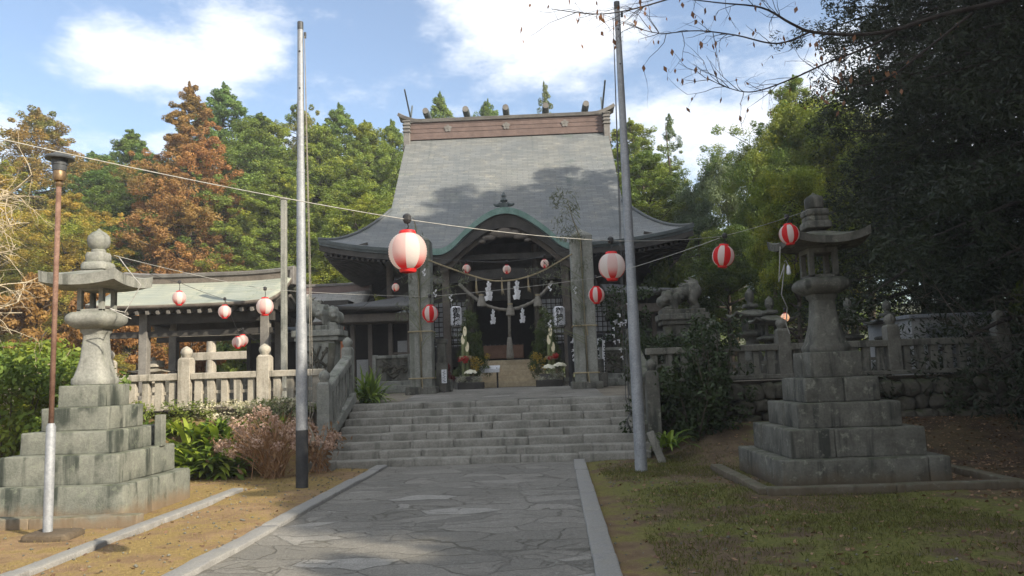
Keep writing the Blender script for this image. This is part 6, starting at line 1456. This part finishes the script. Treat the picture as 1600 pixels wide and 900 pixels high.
# ------------------------------------------------------------------ bare twigs and the overhanging branch
def twig(b, p, d, L_, r, depth, rng, tips, up=.0, bend=.35, kids=(2, 4)):
    n = 4; pts = [p.copy()]
    for i in range(n):
        d = (d + Vector((rng.normal(), rng.normal(), rng.normal() + up)) * bend * .5).normalized(); p = p + d * L_ / n; pts.append(p.copy())
    b.tube(pts, [r * (1 - .16 * i) for i in range(n + 1)], 5 if r < .012 else 7, cap=False); tips.append((pts[-1], d)); 
    if depth:
        for k in range(rng.integers(*kids)):
            i = rng.integers(1, n + 1); dd = (d + Vector((rng.normal(), rng.normal(), rng.normal() + up)) * .75).normalized(); twig(b, pts[i], dd, L_ * rng.uniform(.5, .8), r * .55, depth - 1, rng, tips, up, bend, kids)
rng = np.random.default_rng(77)
bt_ = thing('bare_tree', 'pale leafless drooping tree at the left edge', 'tree', (-9.9, 12.2, 0)); b = MB(); tips = []
b.tube([(0, 0, -.2), (.1, 0, 1.5), (.15, .05, 3.2), (.3, .1, 5.2)], [.13, .11, .09, .05], 9); b.build('trunk', M['twig_pale'], bt_, smooth=True); b = MB()
for k in range(27):
    z = rng.uniform(1.8, 5.2); d = Vector((rng.uniform(.6, 1), rng.uniform(-.5, .3), rng.uniform(-.2, .6))).normalized(); twig(b, Vector((.15, .05, z)), d, rng.uniform(.8, 1.45), .024, 3, rng, tips, -.25, .4)
b.build('twigs', M['twig_pale'], bt_)
ct = thing('cherry_tree', 'leafless cherry tree whose thin branches reach into the sky at the top right', 'tree', (7.6, 10.0, 0)); b = MB()
b.tube([(0, 0, -.2), (-.1, 0, 2.5), (-.15, -.1, 5.0), (-.1, -.2, 7.5)], [.22, .16, .12, .06], 12); b.build('trunk', M['bark_dark'], ct, smooth=True)
def pxpath(pts, r0, r1, name):
    q = smooth_pts([at(*p) for p in pts], 5); b = MB(); n = len(q); b.tube([v - Vector(ct.location) for v in q], [r0 + (r1 - r0) * i / (n - 1) for i in range(n)], 8); b.build(name, M['bark_dark'], ct, smooth=True); return q
limbs = [pxpath([(1790, -40, 10.0), (1650, -18, 9.9), (1540, 8, 9.7), (1470, 24, 9.6), (1400, 46, 9.5), (1340, 54, 9.4), (1270, 50, 9.3), (1235, 36, 9.2), (1190, 12, 9.1), (1120, 4, 9.0), (1020, -8, 8.9)],  .042, .004, 'limb'),
         pxpath([(1398, 50, 9.5), (1360, 72, 9.3), (1295, 97, 9.2), (1240, 122, 9.1), (1180, 143, 9.0), (1140, 138, 8.9), (1105, 122, 8.8)], .016, .003, 'limb'),
         pxpath([(1270, 48, 9.3), (1215, 68, 9.2), (1150, 55, 9.1), (1090, 48, 9.0), (1030, 52, 8.9), (985, 40, 8.8)], .012, .004, 'limb'),
         pxpath([(1300, -60, 9.2), (1150, -30, 9.1), (1080, -12, 9.0), (990, 14, 8.9), (930, 22, 8.8), (862, 14, 8.7)], .016, .004, 'limb'),
         pxpath([(1520, 20, 9.7), (1450, 75, 9.6), (1390, 120, 9.5), (1330, 135, 9.4), (1290, 120, 9.3)], .018, .004, 'limb')]
b = MB(); tips = []
for q in limbs:
    for k in range(19):
        i = int(rng.uniform(.22, 1) * (len(q) - 1)); d = (q[min(i + 1, len(q) - 1)] - q[i - 1]).normalized() + Vector((rng.normal() * .5, rng.normal() * .4, rng.normal() * .6)); twig(b, q[i] - Vector(ct.location), d.normalized(), rng.uniform(.22, .55), .005, 2, rng, tips, 0, .35, (1, 3))
b.build('twigs', M['bark_dark'], ct)
tp = [tips[i][0] for i in rng.permutation(len(tips))[:190]]; Pl = np.array([tuple(v + Vector((0, 0, -.03))) for v in tp]); leaves('leaves', Pl, rng.normal(size=(len(Pl), 3)) * [1, 1, .2], .082, .5, rng.uniform(0, 1, len(Pl)), M['leaf_dry'], ct, rng, np.array([[0, 0, -1.]]), .3).color = (.75, .6, .6, 1)
bt2 = thing('bare_bush', 'leafless twiggy bush in front of the dark conifers', 'bush', (9.5, 14.1, .3)); b = MB(); tips = []
for k in range(12): twig(b, Vector((rng.normal() * .2, rng.normal() * .2, 0)), Vector((rng.uniform(-.9, .3), rng.uniform(-.4, .2), 1)).normalized(), rng.uniform(2.0, 3.4), .02, 3, rng, tips, .1, .4)
b.build('branches', M['bark'], bt2)

# ------------------------------------------------------------------ ground scatter
def scatter(name, n, size, asp, mat, region, flat, seed, on=None):
    rng = np.random.default_rng(seed); Pp = []
    while len(Pp) < n:
        x, y = region(rng)
        if path_l(y) < x < path_r(y) and y < 13.9: 
            if rng.random() > .08 or not flat: continue
            z = .02
        elif y > 13.75 and SX0 - .1 < x < SX1 + .1: continue
        else: z = gz(x, y) + .008
        if abs(x - 4.12) < 1.1 and abs(y - 11.1) < 1.1 or abs(x + 5.8) < 1 and abs(y - 10) < 1: continue
        Pp.append((x, y, z + (0 if flat else size * .35)))
    Pp = np.array(Pp)
    if flat: Nn = rng.normal(size=(n, 3)) * .35 + [0, 0, 1]; o = leaves(name, Pp, Nn, size, asp, rng.uniform(0, 1, n), M[mat], None, rng)
    else: Nn = rng.normal(size=(n, 3)) * [1, 1, .25]; o = leaves(name, Pp, Nn, size, asp, rng.uniform(0, 1, n), M[mat], None, rng, np.array([[0, 0, 1.]]), .5)
    return tag(o, kind='stuff')
def reg_r(rng): return (rng.uniform(.9, 9) if rng.random() < .5 else rng.uniform(4.8, 10), rng.uniform(4.5, 15))
def reg_l(rng): return (rng.uniform(-9, -3), rng.uniform(4.5, 14.8))
tag(scatter('fallen_leaves', 7500, .055, .6, 'litter', reg_r, True, 1), 'brown leaves fallen on the shaded ground right of the path')
tag(scatter('fallen_leaves', 700, .05, .6, 'litter', reg_l, True, 2), 'few brown leaves fallen on the sunlit ground left of the path')
pm_ = MB(); rp = random.Random(9)
for k in range(700):
    y = rp.uniform(5, 14.5); x = (path_l(y) - abs(rp.gauss(0, 1.3)) if rp.random() < .55 else path_r(y) + abs(rp.gauss(0, 1.6)))
    r = rp.uniform(.006, .022); z = gz(x, y) + r * .4; q = [Vector(v) * r * rp.uniform(.7, 1.2) for v in ((1, 0, 0), (-1, 0, 0), (0, 1, 0), (0, -1, 0), (0, 0, .7), (0, 0, -.7))]
    pm_.add([Vector((x, y, z)) + v for v in q], [(0, 2, 4), (2, 1, 4), (1, 3, 4), (3, 0, 4), (2, 0, 5), (1, 2, 5), (3, 1, 5), (0, 3, 5)])
tag(pm_.build('pebbles', M['stone_mid']), 'small pebbles strewn on the ground along both kerbs', kind='stuff')
def reg_m(rng):
    while True:
        x, y = rng.uniform(.95, 4.6), rng.uniform(5, 14)
        if mn.noise((x * .7, y * .7, 4)) + .5 * mn.noise((x * 2.7, y * 2.7, 8)) + rng.normal() * .28 > .0: return x, y
tag(scatter('grass', 30000, .042, .14, 'grass', reg_m, False, 3), 'short mossy grass on the shaded ground right of the path')
tag(scatter('grass', 9000, .03, .16, 'grass_dry', reg_l, False, 4), 'short dry grass on the sunlit ground left of the path')

# ------------------------------------------------------------------ added scattering volume that imitates lens glare
hz, tt, pp, oo = new_mat('lens_glare_volume'); tt.nodes.remove(pp)
pv_ = N(tt, 'ShaderNodeVolumePrincipled'); pv_.inputs['Color'].default_value = (.93, .95, 1, 1); pv_.inputs['Density'].default_value = GLARE_DENSITY; pv_.inputs['Anisotropy'].default_value = .2
tt.links.new(pv_.outputs[0], oo.inputs['Volume'])
if GLARE_DENSITY:
    b = MB(); b.span((-122, -64, -2.5), (122, 128, 34)); tag(b.build('glare', hz), 'thin pale haze of the lens, imitated by an added mist volume', kind='stuff')
